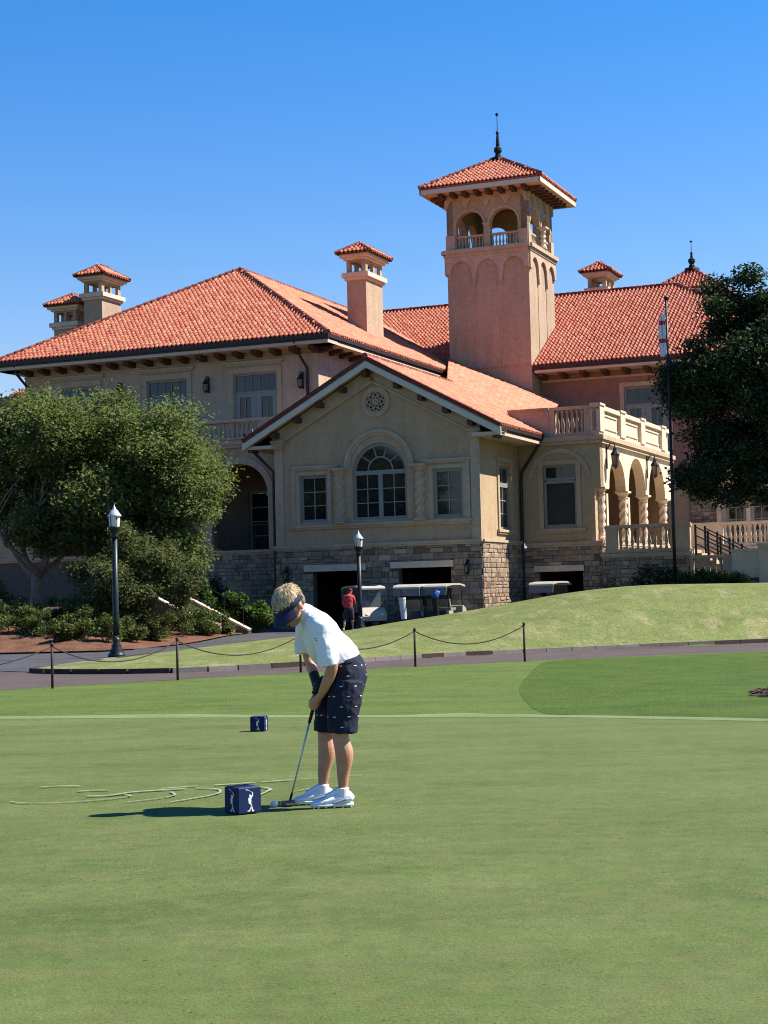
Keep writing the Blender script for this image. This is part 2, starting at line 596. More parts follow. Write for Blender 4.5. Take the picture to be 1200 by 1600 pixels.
RN = [(-45, -6), (-30, 11), (-20, 20.5), (-12, 28), (-7.5, 32.2), (-4.4, 34.9), (0.65, 38.3), (3.3, 39.8), (9.7, 42.2), (20, 45.5), (45, 51)]
GB = [(-45, 30), (-20, 25.5), (-5.1, 21.6), (-0.06, 19.6), (1.75, 18.8), (3.86, 17.0), (8, 13), (16, 4), (22, -12)]
rowsheet('fringe_grass', catmull(RN, 5) + [(45, -30), (-45, -30)], 0.5, 0.6, -0.012, 'fringe')
rowsheet('putting_green', [(-45, -20)] + [tuple(q) for q in catmull(GB, 6)] + [(20, -20)], 0.3, 0.4, -0.006, 'green', skirt=0)
# closely mown collar along the back of the green
cg = np.array(catmull(GB, 10))
cg = cg[(cg[:, 0] > -30) & (cg[:, 0] < 14)]
tn = np.gradient(cg, axis=0)
tn /= np.linalg.norm(tn, axis=1)[:, None]
nrm = np.stack([-tn[:, 1], tn[:, 0]], 1)
wob = 0.16 * np.sin(np.arange(len(cg)) * 0.55) + 0.10 * np.sin(np.arange(len(cg)) * 1.31)
rows = []
for k, off in enumerate((0.12, 0.42, 0.78)):
    q = cg + nrm * (off + wob[:, None] * (0.0 if k == 0 else 1.0))
    rows.append(np.column_stack([q, hgt(q[:, 0], q[:, 1]) - 0.0095]))
V = np.concatenate(rows)
n_ = len(cg)
i = np.arange(2)[:, None] * n_ + np.arange(n_ - 1)[None, :]
struct(npmesh('green_collar', V, np.stack([i, i + 1, i + n_ + 1, i + n_], -1).reshape(-1, 4), 'collar', smooth=True))
rowsheet('rough_grass', catmull([(4.3, 40.1), (3.63, 38.8), (2.9, 34.0), (2.33, 29.3), (2.04, 25.9), (1.88, 22.7), (1.82, 20.6), (1.95, 19.5), (2.8, 18.75), (3.9, 17.75), (6, 15.9), (9, 12.9), (14, 8), (22, 8), (26, 28), (20, 44.6), (9.7, 41.6), (4.3, 40.1)], 6), 0.3, 0.5, -0.008, 'rough', skirt=0)
MP = [(6.55 + 1.45 * cos(a) * (1 + 0.10 * sin(3 * a) + .05 * sin(11 * a)), 22.7 + 2.6 * sin(a) * (1 + 0.08 * cos(5 * a) + .05 * sin(13 * a))) for a in np.linspace(0, 2 * pi, 60)[:-1]]
rowsheet('mulch_patch', MP, 0.1, 0.2, 0.0, 'mulch_dark', skirt=0)
chips = MB()
for i in range(1800):
    a, r = random.uniform(0, 2 * pi), random.random() ** .5
    x, y = 6.55 + 1.5 * r * cos(a), 22.7 + 2.65 * r * sin(a)
    w, L, az = random.uniform(.012, .03), random.uniform(.03, .09), random.uniform(0, pi)
    z = gz(x, y) + .005 + .07 * (1 - r * r) * random.random()
    d, e = Vector((cos(az), sin(az), random.uniform(-.5, .5))) * L, Vector((-sin(az), cos(az), random.uniform(-.5, .5))) * w
    c = Vector((x, y, z + .01))
    chips.add([c - d - e, c + d - e, c + d + e, c - d + e], [(0, 1, 2, 3)])
stuff(chips.build('bark_chips', 'mulch_dark', None, fix=False))
rowsheet('road', [tuple(q) for q in catmull(RN, 5)] + [(45, 60), (3, 60), (-3, 52), (-8.5, 46), (-14, 47), (-45, 40)], 0.5, 0.6, -0.05, 'road')
DR = [(-45, 44), (-14, 42.6), (-10.2, 42.6), (-8.9, 41.2), (-7.3, 44.2), (-6.6, 51), (-4.6, 58), (-2.5, 62.5), (6, 64.5), (12, 67), (12, 80), (-9, 80), (-6, 70), (-6.7, 63), (-8.4, 55.3), (-13, 55.1), (-45, 56)]
rowsheet('drive', DR, 0.4, 0.6, -0.035, 'drive')
rowsheet('mulch_bed', [(-45, 56), (-13, 55.2)] + [tuple(q) for q in catmull([(-9.6, 54.9), (-8.4, 55.8), (-7.4, 59.5), (-6.6, 63.5), (-5.9, 67.5), (-5.6, 69), (-6.2, 76)], 4)] + [(-8, 84), (-45, 84)], 0.4, 0.5, 0.02, 'mulch')
LAWN = [tuple(q) for q in LF] + [(45, 69), (12, 70), (8, 66), (3, 65.2), (-2.2, 62.2), (-4.6, 57.0), (-6.2, 51), (-7.4, 46), (-8.5, 42.5), (-8.75, 41.2)]
rowsheet('lawn', LAWN, 0.35, 0.5, 0.06, 'lawn')

# kerb stones along the lawn
kerb = link('kerb', None)
struct(kerb)
kp = LF[(LF[:, 0] < 22)]
kp = np.vstack([[(-6.9, 48.5), (-8.3, 42.6), (-8.72, 41.3)], kp])
seg = np.linalg.norm(np.diff(kp, axis=0), axis=1)
cum = np.concatenate([[0], np.cumsum(seg)])
s_ = 0.0
tone_ = 0.2
while s_ < cum[-1] - 0.4:
    L = random.uniform(0.75, 1.0)
    a = [np.interp(s_ + 0.012, cum, kp[:, k]) for k in (0, 1)]
    b = [np.interp(min(s_ + L - 0.012, cum[-1]), cum, kp[:, k]) for k in (0, 1)]
    d = np.array([b[0] - a[0], b[1] - a[1]])
    d /= np.linalg.norm(d)
    nn = np.array([d[1], -d[0]])
    if random.random() < 0.7:
        tone_ = random.choice([random.uniform(0, 0.42), random.uniform(0, 0.42), random.uniform(0.42, 0.6), random.uniform(0.6, 1)])
    k = MB()
    c8 = []
    for z0, ins in ((-0.12, 0), (0.068, 0.012)):
        for q, o_ in ((a, 0.14 - ins), (b, 0.14 - ins), (b, -0.03), (a, -0.03)):
            x, y = q[0] + nn[0] * o_, q[1] + nn[1] * o_
            c8.append((x, y, gz(q[0], q[1]) + z0))
    k.hexa(c8, tone_ + 0.001)
    k.build('kerb_stone', 'kerb', kerb)
    s_ += L


# ------------------------------------------------------------ clubhouse (local axes: x along the front, y into depth)
CLUB = thing('clubhouse', 'large stucco clubhouse with red tile roofs, square bell tower and stone base',
             'clubhouse', (4.1904, 72.0, 0.0), radians(-22.5))


class Fr:
    """a wall plane: origin (x, y), direction along the wall, outward normal"""
    def __init__(s, o, a, n):
        s.o, s.a, s.n = o, a, n

    def p(s, q, z, d=0.0):
        return (s.o[0] + s.a[0] * q + s.n[0] * d, s.o[1] + s.a[1] * q + s.n[1] * d, z)

    def box(s, mb, s0, s1, z0, z1, d0, d1, tone=0.5):
        mb.hexa([s.p(s0, z0, d0), s.p(s1, z0, d0), s.p(s1, z0, d1), s.p(s0, z0, d1),
                 s.p(s0, z1, d0), s.p(s1, z1, d0), s.p(s1, z1, d1), s.p(s0, z1, d1)], tone)


def front(v):
    return Fr((0, v), (1, 0), (0, -1))


def right(u):
    return Fr((u, 0), (0, 1), (1, 0))


def back(v):
    return Fr((0, v), (1, 0), (0, 1))


def left(u):
    return Fr((u, 0), (0, 1), (-1, 0))


def arc_pts(c, zc, r, a0=0.0, a1=pi, n=16, rz=None):
    return [(c + r * cos(a0 + (a1 - a0) * i / n), zc + (rz or r) * sin(a0 + (a1 - a0) * i / n)) for i in range(n + 1)]


def arch_hole(s0, s1, z0, zs, n=16, rz=None):
    c, r = (s0 + s1) / 2, (s1 - s0) / 2
    return [(s0, z0), (s1, z0)] + arc_pts(c, zs, r, 0, pi, n, rz)


def rect(s0, s1, z0, z1):
    return [(s0, z0), (s1, z0), (s1, z1), (s0, z1)]


def plate(mb, F, outline, holes, d0, d1, tone=0.5):
    """slab between depth d0 (back) and d1 (front) with openings"""
    loops = [outline] + list(holes)
    flat = [q for L in loops for q in L]
    tris = tessellate_polygon([[Vector((q[0], q[1], 0)) for q in L] for L in loops])
    o = len(flat)
    vs = [F.p(q[0], q[1], d1) for q in flat] + [F.p(q[0], q[1], d0) for q in flat]
    fs = [tuple(t) for t in tris] + [tuple(i + o for i in reversed(t)) for t in tris]
    k = 0
    for L in loops:
        n = len(L)
        for i in range(n):
            a, b = k + i, k + (i + 1) % n
            fs.append((a, b, b + o, a + o))
        k += n
    mb.add(vs, fs, tone)


def wall(name, F, outline, holes, mat, th=0.35, parent=CLUB):
    mb = MB()
    plate(mb, F, outline, holes, -th, 0.0)
    return mb.build(name, mat, parent)


def molding(mb, F, s0, s1, z0, z1, d, back_=0.02):
    """a stepped horizontal band"""
    h = z1 - z0
    F.box(mb, s0, s1, z0, z0 + h * 0.45, -back_, d * 0.62)
    F.box(mb, s0 - d * 0.4, s1 + d * 0.4, z0 + h * 0.45, z1, -back_, d)


def archband(mb, F, c, zc, r0, r1, d0, d1, a0=0.0, a1=pi, n=24):
    for i in range(n):
        x, y = a0 + (a1 - a0) * i / n, a0 + (a1 - a0) * (i + 1) / n
        q = [(c + r * cos(w), zc + r * sin(w)) for r, w in ((r0, x), (r1, x), (r1, y), (r0, y))]
        mb.hexa([F.p(s_, z_, d0) for s_, z_ in q] + [F.p(s_, z_, d1) for s_, z_ in q])


def pane_obj(F, pts, d, parent):
    mb = MB()
    n = len(pts)
    tx, tz = random.gauss(0, .004), random.gauss(0, .004)
    cx_, cz_ = sum(q[0] for q in pts) / n, sum(q[1] for q in pts) / n
    vs = [F.p(q[0], q[1], d + e + tx * (q[0] - cx_) + tz * (q[1] - cz_)) for e in (0, -.012) for q in pts]
    fs = [tuple(range(n)), tuple(range(2 * n - 1, n - 1, -1))] + [(i, (i + 1) % n, n + (i + 1) % n, n + i) for i in range(n)]
    mb.add(vs, fs)
    return mb.build('pane', 'glass', parent)


def window(F, s0, s1, z0, z1, cols, rows, d=-0.12, fw=0.09, mw=0.035, mat='frame', name='window', label=None):
    """frame with glazing bars as one mesh, each pane of its own"""
    mb = MB()
    F.box(mb, s0, s1, z0, z0 + fw, d - 0.04, d + 0.05)
    F.box(mb, s0, s1, z1 - fw, z1, d - 0.04, d + 0.05)
    F.box(mb, s0, s0 + fw, z0 + fw, z1 - fw, d - 0.04, d + 0.048)
    F.box(mb, s1 - fw, s1, z0 + fw, z1 - fw, d - 0.04, d + 0.048)
    a0, a1, b0, b1 = s0 + fw, s1 - fw, z0 + fw, z1 - fw
    cw, rh = (a1 - a0) / cols, (b1 - b0) / rows
    for i in range(1, cols):
        F.box(mb, a0 + cw * i - mw / 2, a0 + cw * i + mw / 2, b0, b1, d - 0.03, d + 0.03)
    for j in range(1, rows):
        F.box(mb, a0, a1, b0 + rh * j - mw / 2, b0 + rh * j + mw / 2, d - 0.03, d + 0.027)
    o = mb.build(name, mat, CLUB)
    if label:
        o['label'] = label
    for i in range(cols):
        for j in range(rows):
            pane_obj(F, rect(a0 + cw * i + 0.004, a0 + cw * (i + 1) - 0.004, b0 + rh * j + 0.004, b0 + rh * (j + 1) - 0.004),
                     d - 0.015 + random.uniform(-0.002, 0.002), o)
    return o


def french_door(F, s0, s1, z0, z1, d=-0.12, label=None):
    """transom over two glazed leaves"""
    zt = z0 + (z1 - z0) * 0.72
    o = window(F, s0, s1, zt, z1, 5, 1, d, 0.08, 0.03, name='transom_window')
    mid = (s0 + s1) / 2
    for a, b in ((s0, mid - 0.004), (mid + 0.004, s1)):
        mb = MB()
        w = (b - a)
        st = w * 0.24
        F.box(mb, a, a + st, z0, zt - 0.005, d - 0.04, d + 0.04)
        F.box(mb, b - st, b, z0, zt - 0.005, d - 0.04, d + 0.04)
        F.box(mb, a + st, b - st, z0, z0 + 0.35, d - 0.04, d + 0.037)
        F.box(mb, a + st, b - st, zt - 0.2, zt - 0.005, d - 0.04, d + 0.037)
        F.box(mb, (a + b) / 2 - 0.018, (a + b) / 2 + 0.018, z0 + 0.35, zt - 0.2, d - 0.03, d + 0.03)
        zm = z0 + 0.35 + (zt - 0.55 - z0) * 0.33
        F.box(mb, a + st, b - st, zm - 0.018, zm + 0.018, d - 0.03, d + 0.027)
        leaf = mb.build('glazed_door', 'frame', CLUB)
        m_ = (a + b) / 2
        for x0, x1 in ((a + st + .003, m_ - .021), (m_ + .021, b - st - .003)):
            pane_obj(F, rect(x0, x1, z0 + .353, zm - .021), d - 0.012, leaf)
            pane_obj(F, rect(x0, x1, zm + .021, zt - .203), d - 0.013, leaf)
    return o


def twisted_column(mb, F, s, z0, z1, r=0.17, d=0.12, turns=4.5, lobes=2):
    """barley-sugar shaft with base and capital"""
    n, k = 14, 40
    zb, zt = z0 + 0.18, z1 - 0.32
    vs, fs = [], []
    c = F.p(s, 0, d)
    for i in range(k + 1):
        z = zb + (zt - zb) * i / k
        for j in range(n):
            a = 2 * pi * j / n
            rr = r * (0.86 + 0.17 * cos(lobes * (a - 2 * pi * turns / lobes * i / k)))
            vs.append((c[0] + rr * cos(a), c[1] + rr * sin(a), z))
    for i in range(k):
        for j in range(n):
            j2 = (j + 1) % n
            fs.append((i * n + j, i * n + j2, (i + 1) * n + j2, (i + 1) * n + j))
    mb.add(vs, fs)
    mb.lathe((c[0], c[1], z0), [(r * 1.35, 0), (r * 1.35, 0.07), (r * 1.12, 0.09), (r * 1.2, 0.14), (r, 0.19)], 12)
    mb.lathe((c[0], c[1], zt - 0.02), [(r * 0.95, 0), (r * 1.1, 0.03), (r * 0.98, 0.06), (r * 1.05, 0.12), (r * 1.5, 0.24), (r * 1.55, 0.25)], 12)
    F.box(mb, s - r * 1.6, s + r * 1.6, z1 - 0.09, z1, d - r * 1.5, d + r * 1.5)


BAL = MB()
BAL.lathe((0, 0, 0), [(0.085, 0), (0.085, 0.06), (0.05, 0.09), (0.095, 0.28), (0.045, 0.58), (0.055, 0.68), (0.085, 0.74), (0.085, 0.8)], 7)
BAL_ME = BAL.mesh('baluster', True)
BAL_ME.materials.append(M['cast'])
BALP_ME = BAL_ME.copy()
BALP_ME.materials.clear()
BALP_ME.materials.append(M['cast_pale'])


def balustrade(F, s0, s1, z0, h, sections, parent=CLUB, mat='cast', name='balustrade', d=-0.18, sp=0.24):
    """rails and pedestals as one mesh, each baluster a piece of its own"""
    mb = MB()
    molding(mb, F, s0, s1, z0, z0 + 0.16, d + 0.22, -(d - 0.14))
    F.box(mb, s0 - .05, s1 + .05, z0 + h - 0.15, z0 + h - 0.05, d - 0.17, d + 0.17)
    F.box(mb, s0 - .02, s1 + .02, z0 + h - 0.05, z0 + h, d - 0.13, d + 0.13)
    sections = sorted(sections)
    edges = [s0] + [q for sec in sections for q in sec] + [s1]
    for i in range(0, len(edges), 2):
        if edges[i + 1] - edges[i] > 0.05:
            F.box(mb, edges[i], edges[i + 1], z0 + 0.16, z0 + h - 0.15, d - 0.15, d + 0.15)
    o = mb.build(name, mat, parent)
    zl = h - 0.31
    for a, b in sections:
        n = max(1, int(round((b - a) / sp)))
        for i in range(n):
            q = a + (b - a) * (i + 0.5) / n
            e = link('baluster', BALP_ME if mat == 'cast_pale' else BAL_ME, o)
            e.location = F.p(q, z0 + 0.16, d)
            e.scale = (1, 1, zl / 0.8)
    return o


# ---- rubble stones
STONES = []


def stonework(F, s0, s1, z0, z1, holes, parent, d=0.0, hmean=0.2):
    """coursed rubble: uneven heights, broken lengths, proud faces"""
    z = z0
    while z < z1 - 0.05:
        h = min(random.uniform(hmean * 0.75, hmean * 1.5), z1 - z)
        if z1 - z - h < 0.08:
            h = z1 - z
        q = s0 + random.uniform(-0.3, 0)
        while q < s1 - 0.02:
            L = random.uniform(0.17, 0.62) * (0.8 if h < 0.2 else 1.0)
            subs = [(z, h)]
            if h > 0.25 and random.random() < 0.4:
                k = random.uniform(0.4, 0.6)
                subs = [(z, h * k), (z + h * k, h * (1 - k))]
            for zz, hh in subs:
                pieces = [(max(q, s0), min(q + L, s1), zz, zz + hh)]
                for (a, b, c, e) in holes:
                    nxt = []
                    for (x0, x1, y0, y1) in pieces:
                        if x1 <= a or x0 >= b or y1 <= c + 0.02 or y0 >= e - 0.02:
                            nxt.append((x0, x1, y0, y1))
                        else:
                            if x0 < a:
                                nxt.append((x0, a, y0, y1))
                            if x1 > b:
                                nxt.append((b, x1, y0, y1))
                            if y1 > e + 0.04:
                                nxt.append((max(x0, a), min(x1, b), e, y1))
                    pieces = nxt
                for (x0, x1, y0, y1) in pieces:
                    if x1 - x0 > 0.06 and y1 - y0 > 0.05:
                        STONES.append((F, x0, x1, y0, y1, d, parent))
            q += L
        z += h


def stone_mesh(mb, st):
    F, x0, x1, y0, y1, d, par = st
    g = 0.009
    x0 += g
    x1 -= g
    y0 += g
    y1 -= g
    c = min(0.035, (x1 - x0) * 0.2, (y1 - y0) * 0.2)
    j = lambda: random.uniform(-0.008, 0.012)
    dd = d + random.uniform(0.025, 0.06)
    q = [(x0 + j(), y0 + j()), (x1 + j(), y0 + j()), (x1 + j(), y1 + j()), (x0 + j(), y1 + j())]
    inn = [(q[0][0] + c, q[0][1] + c), (q[1][0] - c, q[1][1] + c), (q[2][0] - c, q[2][1] - c), (q[3][0] + c, q[3][1] - c)]
    vs = [F.p(a, b, d - 0.01) for a, b in q] + [F.p(a, b, dd - 0.016) for a, b in q] + [F.p(a, b, dd + random.uniform(-.008, .008)) for a, b in inn]
    fs = [(0, 1, 5, 4), (1, 2, 6, 5), (2, 3, 7, 6), (3, 0, 4, 7), (4, 5, 9, 8), (5, 6, 10, 9), (6, 7, 11, 10), (7, 4, 8, 11), (8, 9, 10, 11)]
    mb.add(vs, fs, random.random() * 0.98 + 0.01)


# ---- clay tiles
CWID, CLEN = 0.25, 0.37
_prof = [(0.0, 0.0), (0.09, 0.055), (0.26, 0.100), (0.43, 0.055), (0.52, 0.0), (0.76, -0.025), (1.0, 0.0)]
_pt = np.array(_prof)


def tiles(mapf, inside, smax, tmax, name='roof_tiles', parent=None, s0=0.0):
    """barrel tiles laid in courses; mapf(s, t, h) gives points, inside(s, t) says which to keep"""
    ns, ntl = int(math.ceil((smax - s0) / CWID)), int(math.ceil(tmax / CLEN))
    I, J = np.meshgrid(np.arange(ns), np.arange(ntl))
    I, J = I.ravel(), J.ravel()
    sc, tc = s0 + (I + 0.5) * CWID, (J + 0.5) * CLEN
    keep = inside(sc, tc)
    I, J = I[keep], J[keep]
    n = len(I)
    if n == 0:
        return None
    js = RNG.normal(0, 0.006, n)
    jt = RNG.normal(0, 0.012, n)
    jh = RNG.normal(0, 0.004, n)
    k = len(_pt)
    S = s0 + (I[:, None] + _pt[None, :, 0]) * CWID + js[:, None]
    t0 = J * CLEN + jt
    low = np.stack([S, np.repeat((t0)[:, None], k, 1), 0.034 + _pt[None, :, 1] + jh[:, None] + 0 * S], -1)
    upp = np.stack([S, np.repeat((t0 + CLEN * 1.06)[:, None], k, 1), 0.012 + _pt[None, :, 1] + jh[:, None] + 0 * S], -1)
    lip = low.copy()
    lip[:, :, 2] = low[:, :, 2] - 0.03
    P = np.concatenate([lip, low, upp], 1)
    pts = mapf(P[..., 0].ravel(), P[..., 1].ravel(), P[..., 2].ravel())
    f = []
    for a in range(k - 1):
        f += [(a, a + 1, k + a + 1, k + a), (k + a, k + a + 1, 2 * k + a + 1, 2 * k + a)]
    f = np.array(f)
    Fc = (np.arange(n)[:, None, None] * 3 * k + f[None]).reshape(-1, 4)
    return stuff(npmesh(name, pts, Fc, 'tile', parent))


def in_poly(P):
    P = np.array(P)

    def f(x, y):
        c = np.zeros(len(x), bool)
        n = len(P)
        for i in range(n):
            (x0, y0), (x1, y1) = P[i], P[(i + 1) % n]
            hit = ((y0 > y) != (y1 > y)) & (x < (x1 - x0) * (y - y0) / (y1 - y0 + 1e-12) + x0)
            c ^= hit
        return c
    return f


def slope(parent, pts, deck_th=0.1, deck=True):
    """one roof plane: first two points run along the eave, left to right seen from outside"""
    P = [np.array(q, float) for q in pts]
    s = P[1] - P[0]
    s /= np.linalg.norm(s)
    n = np.cross(s, P[2] - P[0])
    n /= np.linalg.norm(n)
    if n[2] < 0:
        n = -n
    t = np.cross(n, s)
    loc = [((q - P[0]) @ s, (q - P[0]) @ t) for q in P]
    o = P[0]

    def mapf(a, b, h):
        return o + a[:, None] * s + b[:, None] * t + h[:, None] * n
    s0 = min(q[0] for q in loc)
    tiles(mapf, in_poly(loc), max(q[0] for q in loc), max(q[1] for q in loc), parent=parent, s0=s0)


def roof_deck(faces, th=0.12, drop=0.03):
    mb = MB()
    for pts in faces:
        P = [Vector(q) for q in pts]
        n = (P[1] - P[0]).cross(P[2] - P[0]).normalized()
        if n.z < 0:
            n = -n
        k = len(P)
        vs = [q - n * drop for q in P] + [q - n * (drop + th) for q in P]
        mb.add(vs, [tuple(range(k)), tuple(range(2 * k - 1, k - 1, -1))] + [(i, (i + 1) % k, k + (i + 1) % k, k + i) for i in range(k)])
    return mb


def caps(lines, parent, r=0.13, L=0.42):
    mb = MB()
    for a, b in lines:
        a, b = Vector(a), Vector(b)
        n = max(1, int((b - a).length / L))
        for i in range(n):
            p, q = a.lerp(b, i / n), a.lerp(b, (i + 1.08) / n)
            up = Vector((0, 0, 0.03))
            mb.tube([p + up, q + up * 0.4], [r, r * 0.86], 8)
    if mb.f:
        return stuff(mb.build('ridge_caps', 'cap', parent))


def eave(F, s0, s1, z, over, wall_d, parent, gut=True, nb=0, bs=None, hb=0.2):
    """gutter, soffit board and rafter tails below one eave; F is the eave line's plane (outward)"""
    if gut:
        g = MB()
        F.box(g, s0 - .02, s1 + .02, z - 0.2, z - 0.015, -0.16, 0.02)
        F.box(g, s0, s1, z - 0.28, z - 0.2, -0.14, -0.04)
        g.build('gutter', 'gutter', parent)
    f = MB()
    F.box(f, s0 + .05, s1 - .05, z - 0.44, z - 0.285, -over - 0.1, -0.07)
    f.build('soffit', 'soffit', parent)
    if nb:
        for i in range(nb):
            q = bs[0] + (bs[1] - bs[0]) * i / (nb - 1)
            b = MB()
            w = 0.15
            pr = [(-over - 0.05, z - 0.443), (-0.42, z - 0.443), (-0.42, z - 0.443 - hb * 0.75), (-0.52, z - 0.443 - hb), (-over - 0.05, z - 0.443 - hb * 1.45)]
            k = len(pr)
            vs = [F.p(q - w, zz, d) for d, zz in pr] + [F.p(q + w, zz, d) for d, zz in pr]
            b.add(vs, [tuple(range(k)), tuple(range(2 * k - 1, k - 1, -1))] + [(i_, (i_ + 1) % k, k + (i_ + 1) % k, k + i_) for i_ in range(k)])
            b.build('rafter_tail', 'timber', parent)


# ================================================= the gabled wing
Fw = front(0.0)
ARC = (-6.03, -3.41)
wing = wall('wing_front_wall', Fw,
            [(-9.85, 3.5), (0, 3.5), (0, 8.75), (-4.925, 11.42), (-9.85, 8.75)],
            [rect(-8.64, -7.29, 4.62, 6.72), rect(-2.16, -0.81, 4.6, 6.72), arch_hole(ARC[0], ARC[1], 4.63, 6.72, 24)], 'stucco')
ws = wall('wing_side_wall', right(0.0), rect(0.35, 5.6, 3.5, 8.75), [rect(2.55, 4.15, 4.08, 6.93)], 'stucco', parent=CLUB)
ws.data.materials[0] = M['stucco']
wall('wing_side_wall', left(-9.85), rect(0.35, 2.9, 3.5, 8.75), [], 'stucco')
window(Fw, -8.64, -7.29, 4.62, 6.72, 2, 3, -0.17, 0.12, 0.04)
window(Fw, -2.16, -0.81, 4.6, 6.72, 2, 3, -0.17, 0.12, 0.04)
window(right(0.0), 2.55, 4.15, 4.08, 6.1, 2, 3, -0.14, 0.11, 0.045)
window(right(0.0), 2.55, 4.15, 6.1, 6.93, 2, 1, -0.14, 0.09, 0.04, name='transom_window')
# tall arched window: two casements, a fanlight above
mb = MB()
zb, zs = 4.63, 6.72
c_ = (ARC[0] + ARC[1]) / 2
R_ = 1.31
d_ = -0.17
Fw.box(mb, ARC[0], ARC[1], zb, zb + 0.12, d_ - .04, d_ + .06)
Fw.box(mb, ARC[0], ARC[1], zs - 0.1, zs + 0.1, d_ - .04, d_ + .064)
for a, b in ((ARC[0], ARC[0] + .13), (ARC[1] - .13, ARC[1]), (c_ - .1, c_ + .1)):
    Fw.box(mb, a, b, zb + .12, zs - .1, d_ - .04, d_ + .055)
cas = []
for a, b in ((ARC[0] + .13, c_ - .1), (c_ + .1, ARC[1] - .13)):
    m_ = (a + b) / 2
    Fw.box(mb, m_ - .02, m_ + .02, zb + .12, zs - .1, d_ - .03, d_ + .03)
    hh = (zs - .1 - zb - .12) / 3
    for j in (1, 2):
        Fw.box(mb, a, b, zb + .12 + hh * j - .02, zb + .12 + hh * j + .02, d_ - .03, d_ + .027)
    for x0, x1 in ((a, m_ - .02), (m_ + .02, b)):
        for j in range(3):
            cas.append(rect(x0 + .004, x1 - .004, zb + .12 + hh * j + .022, zb + .12 + hh * (j + 1) - .022))
archband(mb, Fw, c_, zs, R_ - .14, R_, d_ - .04, d_ + .06)
archband(mb, Fw, c_, zs + .1, .56, .62, d_ - .03, d_ + .03, n=18)
fans = [[(c_ + .55 * cos(w), zs + .105 + .55 * sin(w)) for w in np.linspace(0, pi, 17)]]
sp = [0, 0.22 * pi, 0.41 * pi, 0.59 * pi, 0.78 * pi, pi]
for i in range(5):
    w0, w1 = sp[i] + (0.035 if i else 0.09), sp[i + 1] - (0.035 if i < 4 else 0.09)
    fans.append([(c_ + 1.165 * cos(w), zs + 1.165 * sin(w)) for w in np.linspace(w0, w1, 8)]
                + [(c_ + .63 * cos(w), zs + .1 + .63 * sin(w)) for w in np.linspace(w1, w0, 8)])
    if i:
        w = sp[i]
        mb.beam(Fw.p(c_ + .6 * cos(w), zs + .1 + .6 * sin(w), d_), Fw.p(c_ + 1.2 * cos(w), zs + 1.2 * sin(w), d_), 0.05, 0.05, (0, 1, 0))
aw_ = mb.build('arched_window', 'frame', CLUB)
for q in cas + fans:
    pane_obj(Fw, q, d_ - 0.015, aw_)
# room behind the windows
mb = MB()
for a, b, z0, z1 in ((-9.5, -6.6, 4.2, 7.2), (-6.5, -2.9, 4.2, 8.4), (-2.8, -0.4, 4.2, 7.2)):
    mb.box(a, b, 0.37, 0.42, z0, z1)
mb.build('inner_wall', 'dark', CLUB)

# cast-stone trim of the wing
t = MB()
molding(t, Fw, -9.1, -0.42, 4.28, 4.5, 0.13)                      # sill course
molding(t, Fw, -9.95, 0.0, 3.38, 3.58, 0.15)                      # base course
molding(t, right(0.0), 0.05, 5.5, 3.38, 3.58, 0.15)
for a, b in ((-9.05, -6.72), (-2.72, -0.45)):
    molding(t, Fw, a, b, 6.98, 7.16, 0.12)
    for q in (a, b - 0.2):
        if q in (-9.05, -0.65):
            Fw.box(t, q, q + 0.2, 4.5, 6.98, -0.02, 0.07)
for a, b in ((-8.85, -7.08), (-2.37, -0.6)):
    Fw.box(t, a, a + 0.19, 4.5, 6.9, -0.02, 0.035)
    Fw.box(t, b - 0.19, b, 4.5, 6.9, -0.02, 0.035)
    Fw.box(t, a + 0.19, b - 0.19, 6.74, 6.9, -0.02, 0.033)
archband(t, Fw, c_, 6.95, 1.53, 1.68, -0.02, 0.12, 0, pi, 28)
archband(t, Fw, c_, 6.95, 1.42, 1.53, -0.02, 0.06, 0, pi, 28)
# corner strips with corbelled capitals
for a, b in ((-9.87, -9.45), (-0.40, 0.02)):
    Fw.box(t, a, b, 3.58, 8.0, -0.02, 0.05)
    for i, e in enumerate((0.05, 0.1, 0.15)):
        Fw.box(t, a - e * .8, b + e * .8, 7.98 + i * 0.14, 8.12 + i * 0.14, -0.02, 0.08 + e)
# raking band under the barge boards
for sg in (-1, 1):
    a = Vector(Fw.p(-4.925, 11.05, 0.04))
    b = Vector(Fw.p(-4.925 + sg * 4.95, 8.37, 0.04))
    t.beam(a, b, 0.12, 0.62, (0, 0, 1))
    t.beam(a + Vector((0, -.07, -.28)), b + Vector((0, -.07, -.28)), 0.1, 0.09, (0, 0, 1))
Rw = right(0.0)
Rw.box(t, 2.3, 2.52, 4.0, 7.1, -0.02, 0.06)
Rw.box(t, 4.18, 4.4, 4.0, 7.1, -0.02, 0.06)
molding(t, Rw, 2.2, 4.5, 7.1, 7.3, 0.12)
molding(t, Rw, 2.2, 4.5, 3.85, 4.05, 0.14)
molding(t, Rw, 0.0, 5.6, 7.95, 8.25, 0.14)
t.build('stone_trim', 'cast', CLUB)
for q in (-6.66, -2.78):
    k = MB()
    twisted_column(k, Fw, q, 4.5, 6.98, 0.24, 0.06, 5, 4)
    k.build('twisted_column', 'cast', CLUB)

